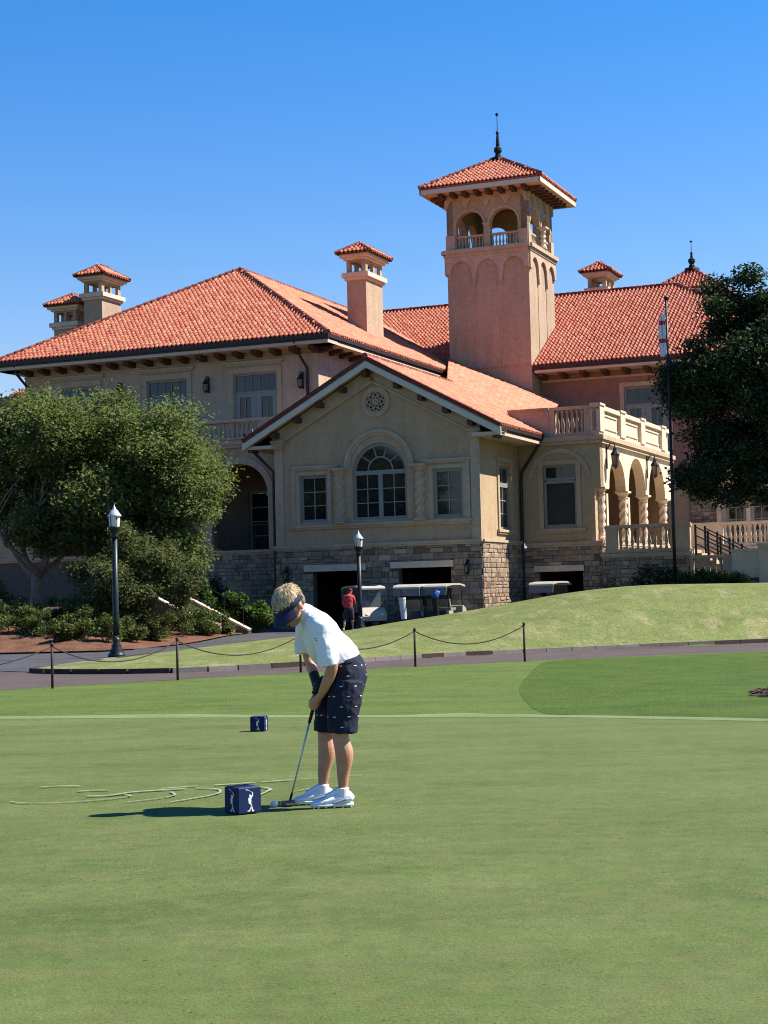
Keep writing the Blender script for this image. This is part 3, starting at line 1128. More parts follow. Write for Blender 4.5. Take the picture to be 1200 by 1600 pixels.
# round grille of the gable
md = MB()
Fm = Fw
mc = (-4.80, 9.86)
archband(md, Fm, mc[0], mc[1], 0.5, 0.68, -0.02, 0.08, 0, 2 * pi, 36)
archband(md, Fm, mc[0], mc[1], 0.44, 0.5, -0.02, 0.05, 0, 2 * pi, 36)
for i in range(8):
    w = 2 * pi * i / 8
    archband(md, Fm, mc[0] + .31 * cos(w), mc[1] + .31 * sin(w), 0.075, 0.12, -0.02, 0.055, 0, 2 * pi, 12)
archband(md, Fm, mc[0], mc[1], 0.08, 0.16, -0.02, 0.06, 0, 2 * pi, 16)
Fm.box(md, mc[0] - .05, mc[0] + .05, mc[1] - .05, mc[1] + .05, -.02, .07)
medallion = md.build('medallion', 'cast', CLUB)
mk = MB()
mk.tube([Fm.p(mc[0], mc[1], 0.006), Fm.p(mc[0], mc[1], 0.02)], 0.47, 24, side=(1, 0, 0))
mk.build('grille_back', 'timber', medallion)

# stone base of the wing with its two cart bays
B1, B2 = (-8.04, -5.75), (-3.87, -1.43)
bw = wall('base_wall', front(-0.04), rect(-9.9, 0.0, -0.6, 3.38), [rect(B1[0], B1[1], -0.58, 2.38), rect(B2[0], B2[1], -0.58, 2.42)], 'mortar', 0.4)
bs_ = wall('base_wall', right(0.04), rect(0.3, 5.6, -0.6, 3.38), [], 'mortar', 0.3)
LINT = [(-8.46, -5.45, 2.38, 2.68), (-4.25, -1.28, 2.42, 2.7)]
for a, b, z0, z1 in LINT:
    k = MB()
    front(-0.04).box(k, a, b, z0, z1, -0.02, 0.12)
    k.build('lintel', 'cast_pale', bw)
stonework(front(-0.04), -9.9, 0.04, -0.5, 3.38, [(B1[0], B1[1], -1, 2.38), (B2[0], B2[1], -1, 2.42)] + [(a, b, c, e) for a, b, c, e in LINT], bw)
stonework(right(0.04), -0.04, 5.55, -0.5, 3.38, [], bs_)
# the cart store behind the bays: a real dark room
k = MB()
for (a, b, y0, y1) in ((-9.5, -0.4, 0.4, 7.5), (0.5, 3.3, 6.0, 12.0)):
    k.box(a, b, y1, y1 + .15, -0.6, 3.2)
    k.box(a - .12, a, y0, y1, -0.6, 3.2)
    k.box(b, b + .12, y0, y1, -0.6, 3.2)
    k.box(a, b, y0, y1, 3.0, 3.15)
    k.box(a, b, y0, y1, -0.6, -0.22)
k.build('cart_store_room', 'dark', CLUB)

# wing roof
M['verge'] = surf('shaded_verge_edge', (0.075, 0.022, 0.016), (0.12, 0.036, 0.025), 6, 0.85)  # shade on the tile edges put into a dark brown-red
ZR, ZE = 11.78, 8.42
rt = [(1.27, -0.8, ZE), (1.27, 5.45, ZE), (-0.05, 5.45, ZE + 1.32 * 0.5425), (-0.05, 10.5, ZE + 1.32 * 0.5425), (-4.925, 10.5, ZR), (-4.925, -0.8, ZR)]
lt = [(-11.12, 2.4, ZE), (-11.12, -0.8, ZE), (-4.925, -0.8, ZR), (-4.925, 10.5, ZR), (-10.0, 10.5, 9.03), (-10.0, 2.4, 9.03)]
wr = roof_deck([rt, lt]).build('wing_roof', 'deck', CLUB)
slope(wr, rt)
slope(wr, lt)
caps([((-4.925, -0.85, ZR + .05), (-4.925, 10.4, ZR + .05))], wr)
# verge tiles and barge boards
for sg in (-1, 1):
    e = Vector((-4.925 + sg * 6.2, -0.78, ZE - 0.02))
    top = Vector((-4.925, -0.78, ZR - 0.02))
    vb = MB()
    vb.beam(e + Vector((0, 0, 0.0)), top + Vector((0, 0, 0.0)), 0.12, 0.16, (0, 0, 1))
    vb.build('verge_board', M['verge'], wr)
    bb = MB()
    x = 6.2
    dz = 0.20
    vs = []
    for y in (-0.80, -0.70):
        vs += [(-4.925, y, ZR - 0.10), (-4.925, y, ZR - 0.46), (-4.925 + sg * x, y, ZE - 0.46), (-4.925 + sg * x, y, ZE - 0.10)]
    bb.add(vs, [(0, 1, 2, 3), (7, 6, 5, 4), (0, 3, 7, 4), (1, 5, 6, 2), (2, 6, 7, 3), (0, 4, 5, 1)])
    bb.build('barge_board', 'barge', wr)
    for i in range(6):
        f = 0.03 + 0.19 * i
        q = -4.925 + sg * (0.0 + 6.0 * f)
        z = ZR - 0.47 - (ZR - ZE) * (6.0 * f) / 6.195
        k = MB()
        k.box(q - 0.115, q + 0.115, -0.62, 0.02, z - 0.24, z - 0.0)
        if not (i == 0 and sg == 1):
            k.build('lookout', 'timber', wr)
    # sloping soffit of the verge
    s2 = MB()
    vs = []
    for y in (-0.70, 0.0):
        vs += [(-4.925, y, ZR - 0.30), (-4.925 + sg * x, y, ZE - 0.30), (-4.925 + sg * x, y, ZE - 0.22), (-4.925, y, ZR - 0.22)]
    s2.add(vs, [(0, 1, 2, 3), (7, 6, 5, 4), (0, 4, 5, 1), (2, 6, 7, 3)])
    s2.build('soffit', 'soffit', wr)
eave(right(1.27), -0.68, 5.45, ZE + 0.02, 1.27, 0, wr)
eave(left(-11.12), -0.68, 2.3, ZE + 0.02, 1.27, 0, wr)

# ================================================= main block
UL, UR, V0, ZM, PM = -28.5, -9.1, 4.5, 13.95, 0.582
HW = (UR - UL) / 2
UC = (UL + UR) / 2
ZA = ZM + HW * PM
Fm_ = front(5.7)
DW = [(-17.54, -19.86), (-12.48, -14.87), (-22.85, -25.2)]
wall('upper_front_wall', Fm_, rect(-27.3, -10.2, 8.4, 13.55), [rect(b, a, 9.0, 12.45) for a, b in DW], 'stucco_tan')
wall('upper_side_wall', right(-10.2), rect(6.05, 26.5, 8.0, 13.55), [], 'stucco_tan')
wall('upper_side_wall', left(-27.3), rect(6.05, 32, 8.0, 13.55), [], 'stucco_pink')
for a, b in DW:
    french_door(Fm_, b, a, 9.0, 12.45)
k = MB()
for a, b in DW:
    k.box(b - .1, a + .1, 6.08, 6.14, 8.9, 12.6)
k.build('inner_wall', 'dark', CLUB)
t = MB()
for a, b in DW:
    Fm_.box(t, b - .28, b - .02, 9.0, 12.5, -.02, .06)
    Fm_.box(t, a + .02, a + .28, 9.0, 12.5, -.02, .06)
    Fm_.box(t, b - .28, a + .28, 12.5, 12.75, -.02, .07)
    molding(t, Fm_, b - .38, a + .38, 12.86, 13.08, .16)
molding(t, Fm_, -27.3, -10.2, 13.12, 13.2, .07)
molding(t, right(-10.2), 5.7, 26, 13.12, 13.2, .07)
t.build('stone_trim', 'cast', CLUB)
faces = [[(UL, V0, ZM), (UR, V0, ZM), (UC, V0 + HW, ZA)],
         [(UR, V0, ZM), (UR, 28, ZM), (UC, 33, ZA), (UC, V0 + HW, ZA)],
         [(UL, 33, ZM), (UL, V0, ZM), (UC, V0 + HW, ZA), (UC, 33, ZA)]]
mr = roof_deck(faces).build('main_roof', 'deck', CLUB)
for f in faces[:2]:
    slope(mr, f)
caps([((UL, V0, ZM + .03), (UC, V0 + HW, ZA + .05)), ((UR, V0, ZM + .03), (UC, V0 + HW, ZA + .05)), ((UC, V0 + HW, ZA + .05), (UC, 33, ZA + .05))], mr)
eave(front(V0), UL, UR, ZM, 1.2, 0, mr, nb=17, bs=(-26.9, -10.25))
eave(right(UR), V0 + .25, 24.5, ZM, 1.1, 0, mr, nb=14, bs=(5.9, 22))
eave(left(UL), V0 + .25, 30, ZM, 1.2, 0, mr)

# loggia below the balcony
Fa = front(2.5)
AR = [(-14.5, -11.5), (-19.6, -16.6), (-24.7, -21.7)]
wall('loggia_wall', Fa, rect(-27.3, -9.9, 3.5, 8.75), [arch_hole(a, b, 3.55, 6.17, 20) for a, b in AR], 'stucco', 0.5)
wall('loggia_end_wall', left(-27.3), rect(3.0, 6.0, 3.5, 8.75), [], 'stucco', 0.4)
k = MB()
k.box(-27.2, -10.0, 3.0, 5.9, 8.45, 8.75)
k.box(-27.2, -10.0, 2.6, 9.0, 3.2, 3.5)
k.build('balcony_floor', 'cast', CLUB)
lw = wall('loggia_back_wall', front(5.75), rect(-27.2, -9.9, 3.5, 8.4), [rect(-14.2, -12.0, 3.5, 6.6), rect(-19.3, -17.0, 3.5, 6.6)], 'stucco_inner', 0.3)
for a, b in ((-14.2, -12.0), (-19.3, -17.0)):
    window(front(5.75), a, b, 3.5, 6.6, 2, 4, -0.12, 0.14, 0.06, name='loggia_window')
k = MB()
for a, b in AR:
    c, r = (a + b) / 2, (b - a) / 2
    archband(k, Fa, c, 6.17, r + .02, r + .34, -.02, .06, 0, pi, 24)
    for q in (a - .34, b + .02):
        Fa.box(k, q, q + .32, 3.58, 6.0, -.02, .05)
        molding(k, Fa, q, q + .32, 6.0, 6.18, .1)
molding(k, Fa, -27.3, -9.95, 3.32, 3.55, .16)
molding(k, Fa, -27.3, -9.95, 8.45, 8.78, .2)
k.build('stone_trim', 'cast', CLUB)
balustrade(Fa, -27.3, -10.0, 8.78, 1.05, [(-15.2, -12.0), (-19.6, -16.2), (-24, -20.4)], d=-0.1, sp=0.25)
for a, b in AR[:2]:
    k = MB()
    Fa.box(k, a, b, 4.72, 4.78, -.3, -.26)
    n = int((b - a) / 0.12)
    for i in range(n + 1):
        q = a + (b - a) * i / n
        Fa.box(k, q - .011, q + .011, 3.55, 4.725, -.29, -.27)
    k.build('iron_railing', 'iron', CLUB)
lb = wall('base_wall', front(2.46), rect(-27.3, -9.9, -0.6, 3.32), [], 'mortar', 0.4)
stonework(front(2.46), -18.5, -9.9, -0.4, 3.32, [], lb)
k = MB()
k.box(-27.3, -26.9, 2.9, 30, -0.6, 8.4)
k.build('side_base_wall', 'stucco', CLUB)

# rear left range carrying two chimneys (its low roof stays behind the main hip)
k = MB()
k.box(-40, -27.5, 18, 30, -0.6, 12.6)
k.build('rear_range_wall', 'stucco_pink', CLUB)
rf = [[(-41, 17, 12.7), (-27, 17, 12.7), (-29, 24, 16.2), (-37, 24, 16.2)], [(-41, 31, 12.7), (-41, 17, 12.7), (-37, 24, 16.2)], [(-27, 31, 12.7), (-41, 31, 12.7), (-37, 24, 16.2), (-29, 24, 16.2)]]
rr_ = roof_deck(rf).build('rear_roof', 'deck', CLUB)
slope(rr_, rf[0])

# roof sheet joining wing, main block and tower
A0, A1, B0, B1_ = (np.array(q, float) for q in ((-4.925, 9.6, ZR - .02), (-0.05, 9.6, 9.12), (-10.9, 26.3, 15.42), (-4.1, 26.3, 12.25)))


def bil(s, t, h):
    # t runs from the low edge up to the high edge, s along the depth
    v = np.clip(s / 17.5, 0, 1.02)[:, None]
    w = np.clip(t / 7.0, -0.02, 1.02)[:, None]
    lo = A1 + (B1_ - A1) * v
    hi = A0 + (B0 - A0) * v
    p = lo + (hi - lo) * w
    n = np.array([0.46, -0.10, 0.88])
    return p + h[:, None] * n


dv = MB()
G = 12
gv = [[tuple(bil(np.array([17.5 * i / G]), np.array([7.0 * j / G]), np.array([-0.03]))[0]) for j in range(G + 1)] for i in range(G + 1)]
for i in range(G):
    for j in range(G):
        dv.add([gv[i][j], gv[i + 1][j], gv[i + 1][j + 1], gv[i][j + 1]], [(0, 1, 2, 3)])
for i in range(G):
    a, b = gv[i][0], gv[i + 1][0]
    dv.add([a, b, (b[0], b[1], 8.0), (a[0], a[1], 8.0)], [(0, 1, 2, 3)])
cr = dv.build('link_roof', 'deck', CLUB)
tiles(bil, lambda s, t: (s > 0) & (s < 17.4) & (t < 7.0), 17.5, 7.0, parent=cr)

# ================================================= right range
VR, ZRR = 26.0, 14.62
Fr_ = front(27.5)
wall('range_front_wall', Fr_, rect(-22, 10.0, 8.0, 14.2), [rect(-0.43, 2.12, 9.3, 13.1)], 'stucco_rose_shaded')
wall('range_lower_wall', Fr_, rect(-6, 3.3, -0.6, 8.0), [], 'stucco')
french_door(Fr_, -0.43, 2.12, 9.3, 13.1)
k = MB()
k.box(-0.6, 2.3, 27.9, 28.0, 9, 13.4)
k.build('inner_wall', 'dark', CLUB)
t = MB()
Fr_.box(t, -.7, -.45, 9.3, 13.15, -.02, .06)
Fr_.box(t, 2.14, 2.4, 9.3, 13.15, -.02, .06)
Fr_.box(t, -.7, 2.4, 13.15, 13.4, -.02, .07)
molding(t, Fr_, -5.4, 10, 13.75, 13.86, .07)
t.build('stone_trim', 'cast', CLUB)
UE = 11.4
VRR = 36.0
ZRT = ZRR + 10 * 0.585
faces = [[(-24, VR, ZRR), (UE, VR, ZRR), (UE - 10.4, VRR, ZRT), (-24, VRR, ZRT)],
         [(UE, VR, ZRR), (UE, 46, ZRR), (UE - 10.4, VRR, ZRT)],
         [(UE, 46, ZRR), (-24, 46, ZRR), (-24, VRR, ZRT), (UE - 10.4, VRR, ZRT)]]
rg = roof_deck(faces).build('range_roof', 'deck', CLUB)
slope(rg, faces[0])
slope(rg, faces[1])
caps([((-24, VRR, ZRT + .05), (UE - 10.4, VRR, ZRT + .05)), ((UE, VR, ZRR + .03), (UE - 10.4, VRR, ZRT + .05))], rg)
eave(front(VR), -5.5, UE, ZRR, 1.5, 0, rg, nb=13, bs=(-5.2, 10))
eave(front(VR), -20, -10.85, ZRR, 1.5, 0, rg)
eave(right(UE), 26.3, 40, ZRR, 1.4, 0, rg)
k = MB()
k.box(9.6, 10.0, 27.85, 44, -0.6, 14.2)
k.build('range_end_wall', 'stucco_pink', CLUB)
k = MB()
k.lathe((-11.5 + .8, VRR, ZRT + .1), [(.12, 0), (.12, .12), (.05, .16), (.09, .5), (.03, .62), (.1, .75), (.02, .95)], 8)
k.build('ridge_finial', 'iron', rg)
# ground floor right of the terrace: rubble panel, pilaster and glazed doors
stf = wall('range_lower_wall', front(27.45), rect(3.3, 10, -0.6, 8.0), [rect(5.3, 6.45, 3.6, 6.6), rect(6.75, 7.9, 3.6, 6.6)], 'stucco_tan')
stp = MB()
front(27.4).box(stp, 3.3, 4.75, 3.4, 8.0, -.2, .03)
stp_o = stp.build('rubble_panel', 'mortar', CLUB)
stonework(front(27.37), 3.3, 4.75, 3.4, 8.0, [], stp_o)
for a, b in ((5.3, 6.45), (6.75, 7.9)):
    window(front(27.45), a, b, 3.6, 6.6, 2, 4, -.12, .16, .05, name='glazed_door')
t = MB()
Ft = front(27.4)
for a, b in ((4.8, 5.05), (6.5, 6.7), (7.95, 8.2)):
    Ft.box(t, a, b, 3.5, 7.2, -.05, .1)
molding(t, Ft, 4.8, 8.2, 7.2, 7.5, .2, .05)
t.build('stone_trim', 'cast_pale', CLUB)
# turret roof with spire behind the right range
k = MB()
k.box(-1.9, 1.7, 44.6, 48, 15, 21.7)
k.build('turret_wall', 'stucco_pink', CLUB)
TC = (-0.15, 46.6)
tf = [[(TC[0] - 2.5, TC[1] - 2.5, 21.7), (TC[0] + 2.5, TC[1] - 2.5, 21.7), (TC[0], TC[1], 23.45)],
      [(TC[0] + 2.5, TC[1] - 2.5, 21.7), (TC[0] + 2.5, TC[1] + 2.5, 21.7), (TC[0], TC[1], 23.45)],
      [(TC[0] + 2.5, TC[1] + 2.5, 21.7), (TC[0] - 2.5, TC[1] + 2.5, 21.7), (TC[0], TC[1], 23.45)],
      [(TC[0] - 2.5, TC[1] + 2.5, 21.7), (TC[0] - 2.5, TC[1] - 2.5, 21.7), (TC[0], TC[1], 23.45)]]
tr = roof_deck(tf).build('turret_roof', 'deck', CLUB)
for f in tf[:2] + tf[3:]:
    slope(tr, f)
caps([(f[0], f[2]) for f in tf], tr)
k = MB()
front(TC[1] - 2.5).box(k, TC[0] - 2.45, TC[0] + 2.45, 21.35, 21.62, -4.9, -.04)
k.build('turret_soffit', 'soffit', tr)


def finial(x, y, z, h, parent):
    k = MB()
    k.lathe((x, y, z - 0.15), [(.55, 0), (.5, .14), (.22, .2), (.2, .35), (.14, .42), (.26, .6), (.24, .78), (.1, .9), (.13, h * .33), (.07, h * .55), (.12, h * .58), (.05, h * .62), (.025, h * .64), (.02, h * .93), (.1, h * .95), (.1, h * .98), (.02, h)], 10)
    return k.build('spire', 'iron', parent)


finial(TC[0], TC[1], 23.5, 2.1, tr)

# ================================================= bell tower
TU0, TU1, TV0, TV1 = -10.75, -5.6, 26.0, 31.15
sh = MB()
for F, a, b in ((front(TV0), TU0, TU1), (back(TV1), TU0, TU1)):
    F.box(sh, a, b, 8, 21.55, -0.4, 0)
for F in (left(TU0), right(TU1)):
    F.box(sh, TV0 + .4, TV1 - .4, 8, 21.55, -0.4, 0)
sh.box(TU0 + .4, TU1 - .4, TV0 + .4, TV1 - .4, 21.3, 21.5)
TOW = sh.build('bell_tower', 'stucco_pink', CLUB)
sides = [(front(TV0), TU0, TU1), (right(TU1), TV0, TV1), (back(TV1), TU0, TU1), (left(TU0), TV0, TV1)]
pl = MB()
tt = MB()
for F, a, b in sides:
    w = b - a
    # blind arcade: a proud sheet with three arched cut-outs
    cs = [a + w * (0.175 + 0.325 * i) for i in range(3)]
    out = [(a - .06, 21.6)]
    out += [(a - .06, 20.55), (cs[0] - .66, 20.45)]
    for i, c in enumerate(cs):
        out += [(q[0], q[1]) for q in arc_pts(c, 20.55, .66, pi, 0, 10, .72)]
        if i < 2:
            m_ = (c + cs[i + 1]) / 2
            out += [(m_ - .12, 20.2), (m_ - .05, 19.75), (m_ + .05, 19.75), (m_ + .12, 20.2)]
    out += [(b + .06, 20.55), (b + .06, 21.6)]
    plate(pl, F, out[::-1], [], 0.0, 0.15)
    for i in (0, 1):
        m_ = (cs[i] + cs[i + 1]) / 2
        F.box(pl, m_ - .025, m_ + .025, 12, 19.8, -.01, .03)
    molding(tt, F, a - .05, b + .05, 21.55, 21.98, .32)
    # belvedere walls with two open arches
pl.build('blind_arcade', 'stucco_tan', TOW)
tt.build('cornice', 'cast', TOW)
bv = MB()
tc = MB()
for F, a, b in sides:
    w = b - a
    A_ = [(a + .62, a + 2.37), (b - 2.37, b - .62)]
    plate(bv, F, rect(a + .02, b - .02, 21.98, 25.35), [arch_hole(x0, x1, 21.99, 23.4, 14) for x0, x1 in A_], -.42, -.02)
    for x0, x1 in A_:
        c, r = (x0 + x1) / 2, (x1 - x0) / 2
        archband(tc, F, c, 23.4, r + .02, r + .14, -.04, .03, 0, pi, 14)
    m_ = (a + b) / 2
    molding(tc, F, m_ - .2, m_ + .2, 23.3, 23.5, .1, .04)
    F.box(tc, a + .0, a + .55, 21.98, 22.9, -.03, .06)
    F.box(tc, b - .55, b - .0, 21.98, 22.9, -.03, .06)
    # scalloped frieze
    n = 4
    out = [(a, 25.33), (a, 24.6)]
    for i in range(n):
        c = a + w * (i + .5) / n
        out += arc_pts(c, 24.55, w / n * .40, pi, 0, 8, .55)
    out += [(b, 24.6), (b, 25.33)]
    plate(tc, F, out[::-1], [], -.03, .10)
bv.build('belvedere_wall', 'stucco_pink', TOW)
tc.build('belvedere_trim', 'stucco_tan', TOW)
for F, a, b in (sides[1], sides[3]):
    tw = MB()
    twisted_column(tw, F, (a + b) / 2, 22.05, 23.4, .2, .14, 3)
    tw.build('twisted_column', 'cast_pale', TOW)
for F, a, b in sides:
    mb = MB()
    for x0, x1 in ((a + .62, a + 2.37), (b - 2.37, b - .62)):
        F.box(mb, x0, x1, 22.72, 22.84, -.3, -.1)
        F.box(mb, x0, x1, 21.985, 22.06, -.3, -.1)
    rl = mb.build('tower_rail', 'cast', TOW)
    for x0, x1 in ((a + .62, a + 2.37), (b - 2.37, b - .62)):
        for i in range(8):
            e = link('baluster', BAL_ME, rl)
            e.location = F.p(x0 + (x1 - x0) * (i + .5) / 8, 22.06, -.2)
            e.scale = (.8, .8, .66 / .8)
k = MB()
k.box(TU0 + .45, TU1 - .45, TV0 + .45, TV1 - .45, 25.1, 25.2)
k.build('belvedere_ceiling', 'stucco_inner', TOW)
ov = 1.25
ex0, ex1, ey0, ey1 = TU0 - ov, TU1 + ov, TV0 - ov, TV1 + ov
ZT, ZTA = 25.72, 28.0
cx, cy = (TU0 + TU1) / 2, (TV0 + TV1) / 2
tf = [[(ex0, ey0, ZT), (ex1, ey0, ZT), (cx, cy, ZTA)], [(ex1, ey0, ZT), (ex1, ey1, ZT), (cx, cy, ZTA)],
      [(ex1, ey1, ZT), (ex0, ey1, ZT), (cx, cy, ZTA)], [(ex0, ey1, ZT), (ex0, ey0, ZT), (cx, cy, ZTA)]]
dk = roof_deck(tf)
tro = dk.build('tower_roof', 'deck', CLUB)
for f in tf:
    slope(tro, f)
caps([(Vector(f[0]) + Vector((0, 0, .04)), Vector(f[2]) + Vector((0, 0, .04))) for f in tf], tro)
k = MB()
for F, a, b in ((front(ey0), ex0, ex1), (right(ex1), ey0, ey1), (back(ey1), ex0, ex1), (left(ex0), ey0, ey1)):
    F.box(k, a + .02, b - .02, ZT - .40, ZT - .13, -.12, -.02)
k.build('fascia', 'barge', tro)
k = MB()
k.box(ex0 + .1, ex1 - .1, ey0 + .1, ey1 - .1, ZT - .36, ZT - .3)
k.build('soffit', 'soffit', tro)
for F, a, b in ((front(ey0), ex0, ex1), (right(ex1), ey0, ey1), (left(ex0), ey0, ey1)):
    for i in range(8):
        q = a + 1.2 + (b - a - 2.4) * i / 7
        k = MB()
        F.box(k, q - .13, q + .13, ZT - .62, ZT - .365, -1.3, -.35)
        k.build('rafter_tail', 'timber', tro)
finial(cx, cy, ZTA, 3.0, tro)


# ================================================= chimneys
def chimney(u0, u1, v0, v1, zb, zt, label, nwin):
    """zt: top of the shaft; above it collar, open lantern, slab and tiled cap"""
    sh = MB()
    sh.box(u0, u1, v0, v1, zb, zt)
    o = sh.build('chimney', 'stucco_pink', CLUB)
    o['label'] = label
    t = MB()
    t.box(u0 - .1, u1 + .1, v0 - .1, v1 + .1, zt, zt + .16)
    t.box(u0 - .22, u1 + .22, v0 - .22, v1 + .22, zt + .16, zt + .42)
    t.box(u0 - .14, u1 + .14, v0 - .14, v1 + .14, zt + 1.16, zt + 1.28)
    t.box(u0 - .3, u1 + .3, v0 - .3, v1 + .3, zt + 1.28, zt + 1.48)
    t.build('chimney_trim', 'cast_pale', o)
    l = MB()
    n1, n2 = nwin
    for F, a, b, n in ((front(v0), u0, u1, n1), (back(v1), u0, u1, n1), (left(u0), v0 + .2, v1 - .2, n2), (right(u1), v0 + .2, v1 - .2, n2)):
        w = (b - a)
        pier = .24 if F.a[0] else .1
        op = (w - 2 * pier - (n - 1) * .2) / n
        plate(l, F, rect(a, b, zt + .42, zt + 1.16), [rect(a + pier + i * (op + .2), a + pier + i * (op + .2) + op, zt + .5, zt + 1.06) for i in range(n)], -.2, 0)
    l.build('chimney_lantern', 'stucco_pink', o)
    e = .48
    z = zt + 1.52
    x0, x1, y0, y1 = u0 - e, u1 + e, v0 - e, v1 + e
    hw = (x1 - x0) / 2
    rise = hw * .62
    xc = (x0 + x1) / 2
    ya, yb = (y0 + hw, y1 - hw) if y1 - y0 > x1 - x0 + .2 else ((y0 + y1) / 2 - .01, (y0 + y1) / 2 + .01)
    fs = [[(x0, y0, z), (x1, y0, z), (xc, ya, z + rise)], [(x1, y0, z), (x1, y1, z), (xc, yb, z + rise), (xc, ya, z + rise)],
          [(x1, y1, z), (x0, y1, z), (xc, yb, z + rise)], [(x0, y1, z), (x0, y0, z), (xc, ya, z + rise), (xc, yb, z + rise)]]
    r = roof_deck(fs, .08, .02).build('chimney_roof', 'gutter', o)
    for f in fs:
        P = [np.array(q, float) for q in f]
        s = P[1] - P[0]
        s /= np.linalg.norm(s)
        n = np.cross(s, P[2] - P[0])
        n /= np.linalg.norm(n)
        t_ = np.cross(n, s)
        loc = [((q - P[0]) @ s, (q - P[0]) @ t_) for q in P]
        tiles((lambda a, b, h, P=P, s=s, n=n, t_=t_: P[0] + a[:, None] * s + b[:, None] * t_ + h[:, None] * n), in_poly(loc), max(q[0] for q in loc), max(q[1] for q in loc), 'chimney_tiles', o)
    mb = MB()
    for a, b in [(f[0], f[2]) for f in (fs[0], fs[2])] + [(fs[1][0], fs[1][3]), (fs[1][1], fs[1][2]), (fs[1][2], fs[1][3])]:
        mb.tube([Vector(a) + Vector((0, 0, .05)), Vector(b) + Vector((0, 0, .05))], .1, 6)
    mb.build('cap_ridge', 'cap', o)
    return o


chimney(-13.5, -12.33, 17.0, 19.4, 13.5, 18.95, 'tall chimney rising from the right slope of the main roof', (1, 2))
chimney(-32.72, -31.42, 20.0, 22.2, 14, 20.05, 'chimney standing behind the left hip of the main roof', (1, 2))
chimney(-35.35, -33.7, 20.6, 22.4, 13, 18.5, 'lowest chimney at the far left end of the roofs', (2, 2))
chimney(-5.85, -4.6, 40.0, 42.2, 17, 21.1, 'chimney behind the ridge to the right of the bell tower', (1, 2))

# ================================================= arcaded terrace
TF = front(5.6)
UT = 3.87
TS = right(UT)
wall('terrace_front_wall', TF, rect(0.02, UT - .5, 3.5, 8.0), [rect(1.14, 2.72, 4.17, 7.05)], 'stucco', 0.4)
k = MB()
TF.box(k, UT - .5, UT, 5.95, 8.0, -.5, 0)
TF.box(k, UT - .5, UT - .3, 3.5, 5.95, -.5, 0)
k.build('terrace_corner', 'stucco', CLUB)
window(TF, 1.14, 2.72, 6.35, 7.05, 2, 1, -.16, .1, .04, name='transom_window')
k = MB()
TF.box(k, 1.14, 1.26, 4.17, 6.3, -.2, -.1)
TF.box(k, 2.6, 2.72, 4.17, 6.3, -.2, -.1)
TF.box(k, 1.26, 2.6, 6.2, 6.34, -.2, -.1)
TF.box(k, 1.26, 2.6, 4.17, 4.3, -.2, -.1)
sc_ = k.build('screened_window', 'frame', CLUB)
k = MB()
TF.box(k, 1.27, 2.59, 4.31, 6.19, -.17, -.155)
k.build('insect_screen', M['dark'], sc_)
k = MB()
k.box(0.9, 3.0, 6.05, 6.1, 4, 7.2)
k.build('inner_wall', 'dark', CLUB)
AV = [(7.75, 10.15), (11.4, 14.2), (15.55, 18.7)]
AV = [(7.1, 10.15), (10.75, 14.2), (14.9, 18.5)]
hol = []
out = [(5.6 + .01, 8.0), (5.6 + .01, 5.97)]
out += [(6.95, 5.97)]
for a, b in AV:
    out += [(a, 5.97)] if False else []
    out += arc_pts((a + b) / 2, 5.97, (b - a) / 2, pi, 0, 18)
out += [(20.0, 5.97), (20.0, 8.0)]
k = MB()
plate(k, TS, out, [], -.5, 0.0)
k.build('arcade_wall', 'stucco_pale' if 'stucco_pale' in M else 'cast_pale', CLUB)
for q in (6.3, 10.45, 14.55, 18.85):
    k = MB()
    twisted_column(k, TS, q, 3.5, 5.97, .215, -.22, 4.5, 3)
    k.build('twisted_column', 'cast_pale', CLUB)
# square piers behind the columns
for q in (7.6, 11.4, 15.7, 19.3):
    k = MB()
    TS.box(k, q - .16, q + .16, 3.5, 5.96, -1.6, -1.25)
    k.build('arcade_pier', 'cast_pale', CLUB)
k = MB()
k.box(0.3, UT - .02, 6.05, 20, 3.2, 3.48)
k.box(0.0, UT - .52, 6.05, 20, 7.7, 7.95)
k.build('terrace_floor', 'cast', CLUB)
k = MB()
k.box(0.0, 0.3, 6.0, 20, 3.5, 7.7)
k.box(0.0, UT - .55, 19.8, 20, 3.5, 7.7)
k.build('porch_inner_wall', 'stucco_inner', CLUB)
t = MB()
molding(t, TF, 0.3, UT, 3.26, 3.48, .16)
molding(t, TS, 5.6, 20, 3.26, 3.48, .12)
molding(t, TF, 0.1, UT + .1, 7.95, 8.32, .24)
molding(t, TS, 5.5, 20.1, 7.95, 8.32, .24)
TF.box(t, .92, 1.14, 4.1, 7.2, -.02, .06)
TF.box(t, 2.72, 2.94, 4.1, 7.2, -.02, .06)
molding(t, TF, .85, 3.0, 7.06, 7.24, .08)
molding(t, TF, .8, 3.1, 3.9, 4.1, .14)
archband(t, TF, 1.93, 6.3, 1.3, 1.5, -.02, .07, .12, pi - .12, 24)
t.build('stone_trim', 'cast', CLUB)
